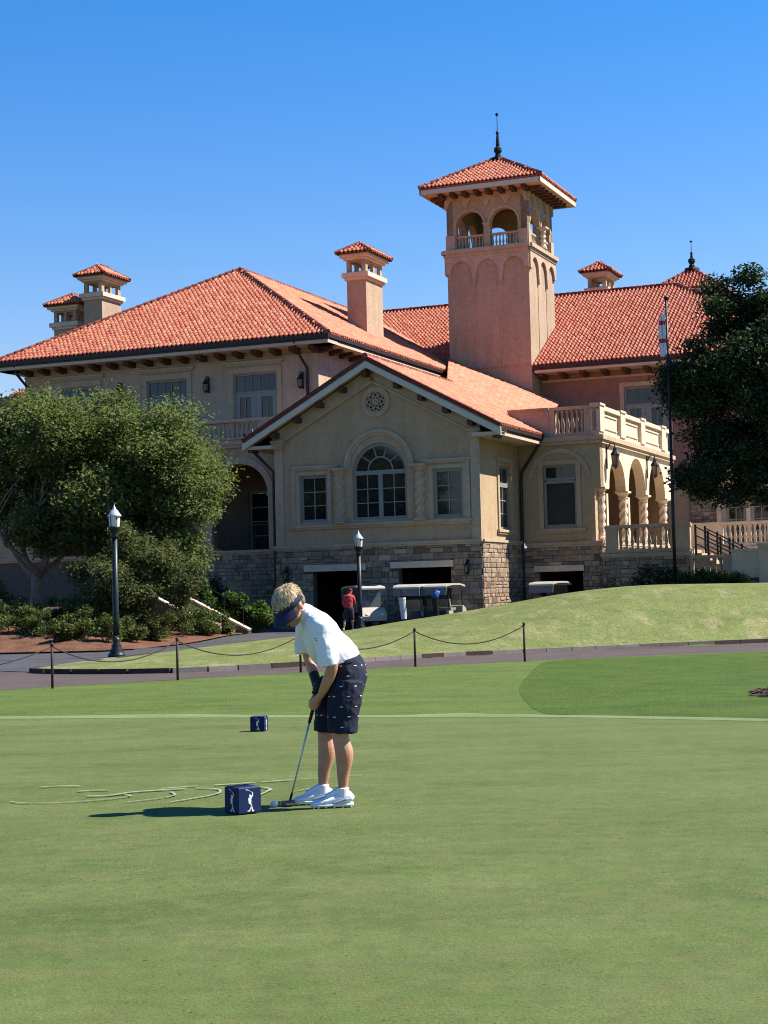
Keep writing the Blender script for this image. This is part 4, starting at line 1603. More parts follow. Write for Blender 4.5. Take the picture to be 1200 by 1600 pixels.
# parapet: blank ramped piece, balusters in front, panelled side
k = MB()
TF.box(k, -0.5, 1.5, 8.3, 9.62, -.35, -.03)
TF.box(k, -0.5, 1.5, 9.62, 9.72, -.4, .04)
k.build('parapet', 'stucco_pink', CLUB)
balustrade(TF, 1.5, UT, 8.32, 1.4, [(1.75, 3.15)], d=-.2, sp=.25)
k = MB()
TS.box(k, 5.62, 20, 8.32, 8.55, -.36, -.0)
TS.box(k, 5.62, 20, 9.52, 9.72, -.4, .04)
TS.box(k, 5.62, 20, 8.55, 9.52, -.33, -.12)
for a, b in ((5.62, 6.4), (9.4, 10.3), (13.45, 14.3), (17.95, 18.85)):
    TS.box(k, a, b, 8.5, 9.62, -.38, .06)
    TS.box(k, a - .05, b + .05, 9.7, 9.8, -.42, .1)
for a, b in ((6.6, 9.2), (10.5, 13.25), (14.5, 17.75)):
    TS.box(k, a, b, 8.7, 8.78, -.14, -.07)
    TS.box(k, a, b, 9.3, 9.38, -.14, -.07)
k.build('panelled_parapet', 'cast_pale', CLUB)
tb = wall('base_wall', front(5.56), rect(0.05, UT, -.6, 3.26), [rect(.85, 2.92, -.58, 2.14)], 'mortar', .4)
k = MB()
front(5.56).box(k, .62, 3.0, 2.14, 2.42, -.02, .12)
k.build('lintel', 'cast_pale', tb)
stonework(front(5.56), 0.05, UT, -.4, 3.26, [(.85, 2.92, -1, 2.14), (.62, 3.0, 2.14, 2.42)], tb)
k = MB()
TS.box(k, 5.97, 20, -.6, 3.26, -.3, 0)
k.build('base_wall', 'mortar', CLUB)

# lower terrace with balustrade and stone front
LT = front(5.0)
lt_ = wall('base_wall', front(4.96), rect(UT + .15, 8.05, -.6, 2.68), [], 'mortar', .4)
stonework(front(4.96), UT + .15, 8.05, .6, 2.68, [], lt_)
k = MB()
molding(k, LT, UT + .1, 8.05, 2.68, 2.86, .12)
k.box(UT + .02, 8.05, 5.3, 20, 2.7, 2.95)
k.box(7.7, 8.05, 5.4, 20, -.6, 2.7)
k.build('lower_terrace', 'cast', CLUB)
balustrade(LT, UT + .3, 8.0, 2.88, 1.26, [(UT + .85, 7.3)], d=-.15, sp=.27)
# flight of steps down to the right, iron rails, lower balustrade
k = MB()
for i in range(9):
    k.box(8.06 + i * .32, 8.06 + (i + 1) * .32, 5.6, 8.2, 0.8, 2.95 - (i + 1) * .17)
k.build('terrace_steps', 'cast', CLUB)
for v in (5.5, 7.6):
    k = MB()
    F = front(v)
    for i in range(5):
        q = 8.15 + i * .55
        z = 2.95 - i * .29
        F.box(k, q - .045, q + .045, z - .4, z + 1.1, -.045, .045)
    a, b = 8.15, 8.15 + 4 * .55
    for dz in (1.0, .62, .25):
        k.beam(F.p(a, 2.95 + dz, 0), F.p(b, 2.95 - 4 * .29 + dz, 0), .04, .05)
    k.build('iron_railing', 'iron', CLUB)
LS = front(4.0)
k = MB()
LS.box(k, 8.15, 11.3, 1.1, 1.62, -.4, 0)
k.build('garden_wall', 'mortar', CLUB)
balustrade(LS, 8.2, 10.0, 1.55, 1.1, [(8.3, 9.6)], d=-.18, sp=.27)
k = MB()
LS.box(k, 10.0, 11.15, 1.5, 2.75, -.4, 0)
LS.box(k, 9.95, 11.2, 2.75, 2.87, -.46, .06)
k.box(11.16, 12.2, 3.9, 6.5, 1.0, 2.95)
k.box(11.1, 12.26, 3.84, 6.56, 2.95, 3.08)
k.build('steps_pier', 'cast_pale', CLUB)
# upper balustrade at the right
balustrade(front(18.0), 5.2, 11, 3.3, 1.3, [(6.9, 9.2), (9.7, 10.8)], mat='cast_pale', d=-.18, sp=.27)
k = MB()
k.box(UT + .1, 11, 17.8, 27.4, 2.95, 3.3)
k.box(8.06, 11, 8.3, 17.8, -.6, 2.95)
k.build('upper_terrace', 'cast_pale', CLUB)

# ---- stones become pieces: the 300 largest alone, the rest joined per wall
STONES.sort(key=lambda s: -((s[2] - s[1]) * (s[4] - s[3])))
for st in STONES[:290]:
    mb = MB()
    stone_mesh(mb, st)
    mb.build('stone', 'stone', st[6], fix=False)
rest = {}
for st in STONES[290:]:
    rest.setdefault(st[6].name, (MB(), st[6]))
    stone_mesh(rest[st[6].name][0], st)
for mb, par in rest.values():
    stuff(mb.build('small_stones', 'stone', par, fix=False))


# ---- wall lanterns and downspouts
def wall_lantern(F, s, z, sc=1.0, mat='iron'):
    k = MB()
    F.box(k, s - .05 * sc, s + .05 * sc, z - .1 * sc, z + .62 * sc, 0, .03)
    k.tube([F.p(s, z + .45 * sc, .03), F.p(s, z + .62 * sc, .12 * sc), F.p(s, z + .62 * sc, .24 * sc), F.p(s, z + .5 * sc, .26 * sc)], .018 * sc, 6)
    c = F.p(s, 0, .26 * sc)
    k.lathe((c[0], c[1], z + .28 * sc), [(.13 * sc, 0), (.15 * sc, .02 * sc), (.07 * sc, .13 * sc), (.05 * sc, .2 * sc), (.02 * sc, .25 * sc)], 8)
    k.lathe((c[0], c[1], z - .12 * sc), [(.02 * sc, 0), (.05 * sc, .04 * sc), (.11 * sc, .08 * sc), (.1 * sc, .1 * sc)], 8)
    for i in range(4):
        w = pi / 4 + i * pi / 2
        k.tube([(c[0] + .1 * sc * cos(w), c[1] + .1 * sc * sin(w), z - .03 * sc), (c[0] + .125 * sc * cos(w), c[1] + .125 * sc * sin(w), z + .3 * sc)], .012 * sc, 5)
    o = k.build('wall_lantern', mat, CLUB)
    g = MB()
    g.lathe((c[0], c[1], z - .02 * sc), [(.085 * sc, 0), (.11 * sc, .29 * sc)], 8)
    g.build('lantern_glass', 'dim_glass', o)


wall_lantern(Fm_, -16.3, 11.75, 1.15)
wall_lantern(Fm_, -11.06, 11.6, 1.15)
wall_lantern(Fm_, -21.4, 11.8, 1.15)
wall_lantern(TS, 6.75, 7.0, 1.6)
wall_lantern(TS, 14.6, 7.0, 1.6)
wall_lantern(front(-0.08), -0.62, 2.15, .9)
wall_lantern(front(-0.08), -9.3, 2.1, .9)


def downspout(pts, parent=CLUB):
    k = MB()
    k.tube(pts, .075, 8)
    k.build('downspout', 'gutter', parent)


downspout([(-10.95, 4.6, 13.7), (-10.95, 4.7, 13.4), (-10.75, 5.58, 12.5), (-10.75, 5.58, 8.9)])
downspout([(-27.2, 4.6, 13.7), (-27.2, 4.8, 13.3), (-27.1, 5.58, 12.7), (-27.1, 5.58, 8.9)])
downspout([(-10.95, -.35, 8.15), (-10.9, -.2, 8.0), (-9.98, 0.05, 7.0), (-9.98, .05, -.3)])
downspout([(1.2, 5.2, 8.2), (1.1, 5.2, 8.0), (.18, 5.45, 6.8), (.12, 5.45, 6.4), (.12, 5.45, -.3)])


# ------------------------------------------------------------ trees and shrubs
M['bark_pale'] = surf('pale_smooth_bark', (0.16, 0.115, 0.085), (0.27, 0.21, 0.16), 5, 0.85, 25, 0.5, 0.01)
M['bark_dark'] = surf('dark_bark', (0.045, 0.035, 0.028), (0.08, 0.062, 0.05), 6, 0.9, 20, 0.7, 0.02)
M['leaf_myrtle'] = leafmat('myrtle_leaf', [(0.0, (0.062, 0.076, 0.028)), (0.35, (0.098, 0.124, 0.043)), (0.7, (0.138, 0.166, 0.060)), (0.92, (0.17, 0.18, 0.078)), (1.0, (0.23, 0.14, 0.07))], 0.40)
M['leaf_shrub'] = leafmat('shrub_leaf', [(0.0, (0.055, 0.064, 0.026)), (0.5, (0.095, 0.112, 0.045)), (1.0, (0.15, 0.165, 0.072))], 0.35)
M['leaf_oak'] = leafmat('oak_leaf', [(0.0, (0.014, 0.023, 0.012)), (0.5, (0.027, 0.044, 0.019)), (0.85, (0.048, 0.076, 0.027)), (1.0, (0.08, 0.118, 0.04))], 0.18)
M['leaf_low'] = leafmat('low_shrub_leaf', [(0.0, (0.034, 0.048, 0.014)), (0.5, (0.074, 0.098, 0.026)), (1.0, (0.13, 0.15, 0.042))], 0.25)
M['leaf_bright'] = leafmat('broad_bright_leaf', [(0.0, (0.028, 0.055, 0.014)), (0.5, (0.065, 0.115, 0.026)), (1.0, (0.12, 0.18, 0.045))], 0.3, 0.4)
M['leaf_yew'] = leafmat('clipped_dark_leaf', [(0.0, (0.008, 0.016, 0.007)), (0.6, (0.016, 0.030, 0.010)), (1.0, (0.032, 0.052, 0.016))], 0.15)


def leaves(name, parent, clumps, size, mat, tone_shift=None, flat=0.35, shell=0.45):
    """many small folded leaf blades spread through clumps of foliage"""
    Ps, Ts = [], []
    for (c, r, n) in clumps:
        c = np.array(c, float)
        r = np.array(r if hasattr(r, '__len__') else (r, r, r), float)
        d = RNG.normal(size=(n, 3))
        d /= np.linalg.norm(d, axis=1)[:, None]
        k = RNG.random(n) ** shell
        # ragged surface: sprays that stick out
        k *= 1 + 0.22 * np.sin(d[:, 0] * 7 + c[0] * 3) * np.sin(d[:, 1] * 6 + c[1]) + 0.16 * RNG.normal(size=n) * (k > 0.7)
        Ps.append(c + d * r * k[:, None])
        base = RNG.random() * 0.36
        Ts.append(np.clip(base + RNG.random(n) * 0.62, 0, 1) ** 1.15)
    P = np.concatenate(Ps)
    T = np.concatenate(Ts)
    n = len(P)
    a = RNG.normal(size=(n, 3))
    a[:, 2] = a[:, 2] * 0.6 - 0.25
    a /= np.linalg.norm(a, axis=1)[:, None]
    up = RNG.normal(size=(n, 3)) * (1 - flat)
    up[:, 2] += 0.9
    b = np.cross(a, up)
    b /= np.linalg.norm(b, axis=1)[:, None] + 1e-9
    nn = np.cross(b, a)
    L = size * RNG.uniform(0.65, 1.35, n)[:, None]
    W = L * RNG.uniform(0.4, 0.6, n)[:, None]
    v0 = P - a * L * 0.5
    v1 = P + b * W * 0.5 + nn * L * 0.10
    v2 = P + a * L * 0.5 - nn * L * 0.06
    v3 = P - b * W * 0.5 + nn * L * 0.10
    V = np.stack([v0, v1, v2, v3], 1).reshape(-1, 3)
    F = np.arange(4 * n).reshape(-1, 4)
    return npmesh(name, V, F, mat, parent, tone=T)


def ell_clumps(c, r, n, cr, per, seed=0, keep=None, inner=0.55):
    rg = np.random.default_rng(seed)
    out = []
    while len(out) < n:
        d = rg.normal(size=3)
        d /= np.linalg.norm(d)
        k = rg.uniform(inner, 0.93) if rg.random() < 0.82 else rg.uniform(0.1, inner)
        p = np.array(c) + d * np.array(r) * k
        if keep is not None and not keep(p):
            continue
        s = rg.uniform(0.75, 1.25)
        out.append((p, (cr * s, cr * s, cr * s * 0.72), int(per * s * s)))
    return out


def limb(mb, a, b, r0, r1, bend=0.12, n=5, rg=random):
    a, b = Vector(a), Vector(b)
    L = (b - a).length
    off = Vector((rg.uniform(-1, 1), rg.uniform(-1, 1), rg.uniform(-.3, .3))) * L * bend
    pts, rad = [], []
    for i in range(n + 1):
        t = i / n
        pts.append(a.lerp(b, t) + off * sin(pi * t))
        rad.append(r0 + (r1 - r0) * t)
    mb.tube(pts, rad, 7)
    return pts


# wide pale-trunked tree on the bank, left
tx, ty = -13.6, 64.6
tz = gz(tx, ty) + 0.02
big = thing('crape_myrtle_tree', 'wide bushy tree with pale forked trunk standing on the pine straw bank at left', 'tree', (tx, ty, tz))
cc = np.array((2.0, 0.2, 5.55))
cl = ell_clumps(cc, (6.1, 4.2, 3.1), 110, 1.1, 1050, 3, keep=lambda p: p[2] > 2.2 + 0.12 * abs(p[0] - 1))
cl += ell_clumps((5.4, -0.4, 4.3), (2.5, 2.0, 2.2), 26, 0.75, 620, 5)
cl += ell_clumps((3.2, -0.8, 3.0), (2.8, 1.8, 1.5), 24, 0.7, 600, 6)
cl += ell_clumps((5.9, -.6, 2.6), (1.7, 1.4, 1.2), 14, .6, 500, 7)
cl += ell_clumps((-3.5, 0, 4.4), (2.8, 2.2, 1.6), 18, 0.85, 700, 8)
cl += ell_clumps((1.8, -1.6, 3.2), (2.6, 1.4, .9), 14, .65, 560, 9)
leaves('crown', big, cl, 0.155, 'leaf_myrtle', shell=.55)
tk = MB()
tk.tube([(0, 0, -.3), (0.02, 0, .1), (0.05, 0, .9), (0.08, 0, 1.55)], [.32, .235, .195, .23], 12)
forks = [(-1.1, .2, 2.9), (-.45, -.5, 3.3), (.35, .3, 3.5), (.9, -.3, 3.1), (1.6, .4, 3.0), (-.9, -.9, 2.6)]
for i, q in enumerate(forks):
    end = limb(tk, (0.06 + .05 * (i - 2), 0, 1.35), q, .115, .065)[-1]
    for j in range(3):
        e2 = Vector(q) + Vector((random.uniform(-.9, 1.6) + q[0] * .5, random.uniform(-1, 1), random.uniform(1.0, 2.2)))
        p2 = limb(tk, q, e2, .06, .03)
        for k in range(2):
            limb(tk, p2[3], e2 + Vector((random.uniform(-1.2, 1.6), random.uniform(-1, 1), random.uniform(.5, 1.6))), .035, .012)
tk.build('trunk', 'bark_pale', big, smooth=True)

# small loose tree in front of it
tx, ty = -9.35, 61.0
tz = gz(tx, ty)
sm = thing('small_tree', 'small grey-green many-stemmed tree just right of the tall front lamp post', 'tree', (tx, ty, tz))
cl = ell_clumps((0, 0, 2.15), (2.75, 1.7, 1.95), 88, .55, 480, 12, inner=.3)
leaves('crown', sm, cl, 0.125, 'leaf_shrub', shell=.6)
tk = MB()
for i in range(6):
    w = i * 1.05
    q = (1.0 * cos(w), .7 * sin(w), 1.5 + .3 * (i % 3))
    e = limb(tk, (.08 * cos(w), .08 * sin(w), -.1), q, .05, .03)
    for k in range(3):
        limb(tk, q, Vector(q) + Vector((random.uniform(-.8, .8), random.uniform(-.6, .6), random.uniform(.4, 1.1))), .024, .008)
tk.build('trunk', 'bark_dark', sm, smooth=True)

# dark oak at the right edge
tx, ty = 16.7, 69.5
tz = gz(tx, ty)
oak = thing('oak_tree', 'tall dark evergreen oak at the right edge in front of the terrace', 'tree', (tx, ty, tz))
cl = ell_clumps((0, 0, 8.3), (4.55, 4.0, 4.6), 96, 1.0, 640, 21, keep=lambda p: p[2] > 3.4 + .1 * abs(p[0]))
cl += ell_clumps((-3.1, -.6, 8.2), (1.9, 1.6, 2.2), 16, .75, 480, 22)
cl += ell_clumps((-2.7, -.8, 4.9), (2.0, 1.6, 1.7), 22, .75, 520, 23)
cl += ell_clumps((.3, -1.4, 4.2), (2.8, 1.6, 1.2), 20, .75, 520, 24)
cl += ell_clumps((-1.9, -.3, 11.6), (1.8, 1.6, 1.6), 14, .7, 480, 25)
leaves('crown', oak, cl, 0.19, 'leaf_oak', flat=.2)
tk = MB()
tk.tube([(0, 0, -.4), (0, 0, .3), (.05, 0, 1.6), (.0, 0, 3.2), (.1, .1, 6.0)], [.6, .42, .34, .32, .2], 12)
for i in range(9):
    w = i * .7
    s_ = 2.4 + .45 * i
    q = (2.6 * cos(w), 2.3 * sin(w), s_ + 2.0)
    e = limb(tk, (0.03, 0, s_), q, .15, .07)
    for k in range(3):
        limb(tk, q, Vector(q) + Vector((random.uniform(-1.3, 1.3), random.uniform(-1.3, 1.3), random.uniform(.4, 1.8))), .06, .015)
tk.build('trunk', 'bark_dark', oak, smooth=True)


def bush(name, label, cat, x, y, r, leaf, mat, n, group=None, z=None, hgt_=None):
    zz = gz(x, y) if z is None else z
    t = thing(name, label, cat, (x, y, zz), 0, group)
    h = hgt_ or r * .8
    cl = ell_clumps((0, 0, h * .8), (r, r * .9, h), 10, r * .45, n // 10, int(abs(x * 131 + y * 17)))
    cl = [(np.array([p[0], p[1], max(p[2], .12)]), s, k) for p, s, k in cl]
    leaves('foliage', t, cl, leaf, mat)
    mb = MB()
    for i in range(5):
        w = i * 1.26 + x
        limb(mb, (.03 * cos(w), .03 * sin(w), -.08), (r * .6 * cos(w), r * .5 * sin(w), h * 1.0), .018, .006, n=3)
    mb.build('stem', 'bark_dark', t)
    return t


LOW = [(-13.9, 59.6, .62, 'low green shrub at the left end of the row on the bank'),
       (-12.7, 58.9, .55, 'low shrub on the bank just below the forked tree trunk'),
       (-11.9, 58.3, .60, 'rounded low shrub on the pine straw right below the forked trunk'),
       (-11.2, 57.1, .42, 'smallest yellowish shrub in front of the shrub row on the bank'),
       (-10.5, 57.9, .62, 'spreading low shrub to the left of the tall lamp post'),
       (-9.7, 57.6, .58, 'bushy low shrub directly left of the tall lamp post'),
       (-9.15, 59.0, .55, 'low shrub behind the tall lamp post at the bank edge'),
       (-8.7, 60.5, .55, 'low shrub right of the tall lamp post at the foot of the small tree'),
       (-8.3, 62.2, .58, 'low shrub along the drive between lamp post and stairs'),
       (-7.75, 63.9, .68, 'larger low shrub at the near side of the bank stairs'),
       (-7.2, 65.6, .55, 'last low shrub of the row beside the bottom of the bank stairs'),
       (-7.0, 64.9, .62, 'low shrub in front of the middle of the bank stairs'),
       (-6.55, 66.2, .5, 'small low shrub at the foot of the bank stairs by the drive'),
       (-13.3, 60.9, .6, 'shrub of the second row below the forked tree trunk, left side'),
       (-11.2, 60.3, .66, 'shrub of the second row between forked trunk and lamp post'),
       (-10.0, 61.2, .6, 'second row shrub at the left foot of the small grey-green tree'),
       (-8.0, 65.6, .7, 'shrub right of the small tree before the upper stairs'),
       (-14.6, 63.2, .7, 'dark shrub left of the forked tree trunk at the picture edge'),
       (-12.2, 62.6, .62, 'shrub right behind the row beside the forked tree trunk')]
for x, y, r, lab in LOW:
    bush('low_shrub', lab, 'shrub', x, y, r * 1.15, .10, 'leaf_low', 1900, 'low shrubs on the bank')
HED = [(-8.3, 71.2, .75, 'broad-leaved hedge bush at the top of the bank stairs'),
       (-7.6, 71.5, .8, 'second broad-leaved hedge bush along the bank stairs, below the topmost'),
       (-6.9, 71.2, .72, 'middle broad-leaved hedge bush along the bank stairs'),
       (-6.2, 70.9, .78, 'broad-leaved hedge bush next to the lowest along the bank stairs'),
       (-5.45, 70.6, .8, 'bright broad-leaved hedge bush at the bottom of the stairs left of the boy\'s visor')]
for i, (x, y, r, lab) in enumerate(HED):
    zb = gz(x, y)
    bush('hedge_bush', lab, 'hedge', x, y, r, .2, 'leaf_bright', 1500, 'hedge bushes beside the bank stairs', z=max(zb, 1.05 - .28 * i), hgt_=.62)
for x, y, r, h, lab in [(-9.5, 75.5, 1.2, 1.3, 'dark evergreen bush against the stone base below the left arch'),
                        (-7.9, 76.5, 1.1, 1.0, 'low dark evergreen bush between stone base and bright hedge'),
                        (9.9, 71.4, 1.15, .85, 'rounded dark bush below the terrace balustrade left of the flagpole'),
                        (11.5, 71.3, 1.1, .9, 'rounded dark bush below the terrace balustrade at the flagpole'),
                        (12.6, 71.0, .8, .38, 'low clipped bush right of the flagpole base'),
                        (13.6, 70.4, .8, .36, 'low clipped bush below the lower stair balustrade'),
                        (14.7, 70.0, .85, .36, 'low clipped bush below the pale stair pier')]:
    bush('evergreen_bush', lab, 'bush', x, y, r, .11, 'leaf_yew' if y > 71.2 else 'leaf_low', 2600, 'evergreen bushes along the clubhouse base', hgt_=h)


# ------------------------------------------------------------ lamp posts, flagpole, rope line, stairs
def lamp_post(x, y, h, label):
    t = thing('lamp_post', label, 'lamp post', (x, y, gz(x, y)), 0, 'tall iron lamp posts along the drive')
    k = MB()
    k.lathe((0, 0, -.05), [(.26, 0), (.26, .10), (.20, .13), (.23, .2), (.14, .28), (.16, .34), (.105, .42), (.12, .5), (.095, .6)], 12)
    k.build('lamp_base', 'darkgreen_iron', t, True)
    k = MB()
    k.lathe((0, 0, .6), [(.10, 0), (.095, .5), (.082, h - 1.55)], 12)
    k.build('pole', 'darkgreen_iron', t, True)
    k = MB()
    z = h - .95
    k.lathe((0, 0, z), [(.085, 0), (.14, .04), (.10, .09), (.13, .16), (.16, .26), (.19, .3), (.19, .34)], 12)
    k.build('collar', 'darkgreen_iron', t, True)
    k = MB()
    k.lathe((0, 0, z + .34), [(.155, 0), (.175, .3)], 10)
    g = k.build('lantern_glass', 'lantern_glass', t)
    k = MB()
    for i in range(6):
        w = i * pi / 3
        k.tube([(.165 * cos(w), .165 * sin(w), z + .33), (.187 * cos(w), .187 * sin(w), z + .65)], .011, 5)
    k.build('cage', 'darkgreen_iron', g)
    k = MB()
    k.lathe((0, 0, z + .64), [(.215, 0), (.215, .03), (.16, .1), (.10, .19), (.05, .23), (.055, .26), (.02, .29), (.008, .36)], 12)
    k.build('lamp_cap', 'lamp_cap', t, True)
    return t


lamp_post(-8.05, 49.6, 4.45, 'tall black lamp post at the pointed tip of the lawn, in front of the trees')
lamp_post(-1.08, 68.3, 4.05, 'black lamp post before the left cart bay, beside the man in red')

# flagpole with a hanging flag
t = thing('flagpole', 'tall dark flagpole with ball top in front of the terrace arcade', 'flagpole', (11.82, 68.0, gz(11.82, 68)))
H_ = 13.2 - gz(11.82, 68)
k = MB()
k.lathe((0, 0, -.1), [(.075, 0), (.07, 3), (.045, H_)], 12)
k.build('pole', 'iron', t, True)
k = MB()
k.lathe((0, 0, 0), [(.2, 0), (.2, .05), (.12, .12), (.09, .2)], 12)
k.build('flash_collar', 'iron', t, True)
k = MB()
k.ellipsoid((0, 0, H_ - .02), (.10, .10, .10))
k.build('ball_finial', 'iron', t, True)
M['flag'] = None
m, nt, p = nodemat('flag_cloth')
sx = N(nt, 'ShaderNodeSeparateXYZ')
nt.links.new(coords(nt), sx.inputs[0])
w = N(nt, 'ShaderNodeMath', operation='MULTIPLY')
w.inputs[1].default_value = 1.35
nt.links.new(sx.outputs[2], w.inputs[0])
fr = N(nt, 'ShaderNodeMath', operation='FRACT')
nt.links.new(w.outputs[0], fr.inputs[0])
c = ramp(nt, fr.outputs[0], [(0.0, (.72, .70, .74)), (.5, (.72, .70, .74)), (.52, (.52, .05, .08)), (.74, (.52, .05, .08)), (.76, (.72, .70, .74))], 'CONSTANT')
nt.links.new(c, p.inputs['Base Color'])
p.inputs['Roughness'].default_value = .8
M['flag'] = m
fl = thing('flag', 'limp white flag with red bars hanging down the top of the flagpole', 'flag', (11.82, 68.0, gz(11.82, 68)))
vs, fs = [], []
nr, nc = 18, 15
for i in range(nr + 1):
    f = i / nr
    z = H_ - .55 - 1.75 * f
    for j in range(nc + 1):
        u = j / nc
        amp = .10 * (1 - .3 * f)
        x = -.06 - (.20 + .16 * f) * u * (1.25 - .7 * f) - .045 * sin(u * 19 + f * 2)
        y = -.03 + amp * sin(u * 21 + f * 1.5) * u ** .4
        vs.append((x, y, z - .35 * u * (1 - .2 * f)))
for i in range(nr):
    for j in range(nc):
        a = i * (nc + 1) + j
        fs.append((a, a + 1, a + nc + 2, a + nc + 1))
k = MB()
k.add(vs, fs)
k.build('cloth', 'flag', fl, True, fix=False)

# slim posts carrying a rope beside the road
POSTS = [(-9.3, 29.6, .86, None), (-6.48, 32.24, .86, 'leftmost brown rope post in view at the road edge'), (-4.34, 34.46, .86, 'brown rope post in front of the tall lamp post, second from left'),
         (-1.91, 36.61, .86, 'brown rope post half hidden behind the boy\'s sleeve'), (0.63, 38.11, .86, 'brown rope post standing right of the boy'),
         (3.24, 39.45, .9, 'rightmost brown rope post, at the end of the rope line')]
for x, y, h, lab in POSTS:
    if lab is None:
        continue
    t = thing('rope_post', lab, 'post', (x, y, gz(x, y)), 0, 'brown rope posts along the road')
    k = MB()
    k.lathe((0, 0, -.08), [(.026, 0), (.026, h + .08)], 8)
    k.build('shaft', 'rust', t, True)
    k = MB()
    k.lathe((0, 0, h - .06), [(.031, 0), (.034, .05), (.022, .075)], 8)
    k.build('post_cap', 'rust', t, True)
RL = ['dark rope sagging out of the picture at the left edge', 'dark rope sagging in front of the tall lamp post', 'dark rope running behind the boy from the left',
      'dark rope sagging just right of the boy', 'rightmost dark rope hanging between the last two posts']
for i, lab in enumerate(RL):
    a, b = POSTS[i], POSTS[i + 1]
    pts = []
    za, zb = gz(a[0], a[1]) + a[2] - .06, gz(b[0], b[1]) + b[2] - .06
    for j in range(19):
        f = j / 18
        pts.append((a[0] + (b[0] - a[0]) * f, a[1] + (b[1] - a[1]) * f, za + (zb - za) * f - .36 * 4 * f * (1 - f)))
    k = MB()
    k.tube(pts, .014, 6)
    o = k.build('rope', 'rust', None, True)
    tag(o, lab, 'rope', 'ropes hung between the posts')

# stairs up the bank
st = thing('bank_stairs', 'short flight of stone stairs with pale sloped copings climbing the bank', 'stairs', (-6.35, 67.2, 0), radians(-33))
for i in range(9):
    k = MB()
    x1 = .05 - i * .33
    k.box(x1 - .34, x1, -.82, .82, -.6, -.14 + i * .145)
    k.build('step', 'cast', st)
for y in (-.95, .95):
    k = MB()
    vs = [(.2, y - .14, -.6), (-3.1, y - .14, -.6), (-3.1, y - .14, 1.40), (.2, y - .14, -.02), (.2, y + .14, -.6), (-3.1, y + .14, -.6), (-3.1, y + .14, 1.40), (.2, y + .14, -.02)]
    k.add(vs, [(0, 1, 2, 3), (7, 6, 5, 4), (0, 4, 5, 1), (1, 5, 6, 2), (2, 6, 7, 3), (3, 7, 4, 0)])
    k.build('cheek_wall', 'mortar', st)
    k = MB()
    k.beam((.3, y, -.02), (-3.15, y, 1.44), .24, .08)
    k.build('coping', 'cast_pale', st)
    k = MB()
    for i in range(4):
        f = i / 3
        x = .0 - 2.9 * f
        z = .1 + 1.2 * f
        k.tube([(x, y, z), (x, y, z + .85)], .018, 6)
    k.tube([(.1, y, .93), (-3.0, y, 2.2)], .022, 6)
    k.build('handrail', 'iron', st)


# ------------------------------------------------------------ golf carts
M['cart_cream'] = surf('cream_cart_plastic', (.34, .30, .225), (.38, .34, .26), 3, .35)
M['cart_roof'] = surf('cart_roof_plastic', (.36, .335, .28), (.40, .375, .315), 3, .45)
M['cart_grey'] = surf('cart_canopy', (.13, .125, .115), (.16, .155, .14), 3, .6)
M['black'] = surf('black_plastic', (.012, .012, .013), (.02, .02, .021), 5, .45)
M['seat'] = surf('cart_seat_vinyl', (.20, .17, .13), (.25, .21, .165), 4, .5)
M['rim'] = surf('wheel_rim', (.30, .30, .30), (.36, .36, .36), 4, .35, metal=.6)
M['bagblue'] = surf('blue_golf_bag', (.02, .08, .26), (.03, .11, .34), 5, .6)
M['bagwhite'] = surf('white_golf_bag', (.5, .5, .5), (.6, .6, .6), 5, .6)
m, nt, p = nodemat('clear_windscreen')
p.inputs['Base Color'].default_value = (.25, .27, .27, 1)
p.inputs['Roughness'].default_value = .15
p.inputs['Alpha'].default_value = .14
M['screen'] = m


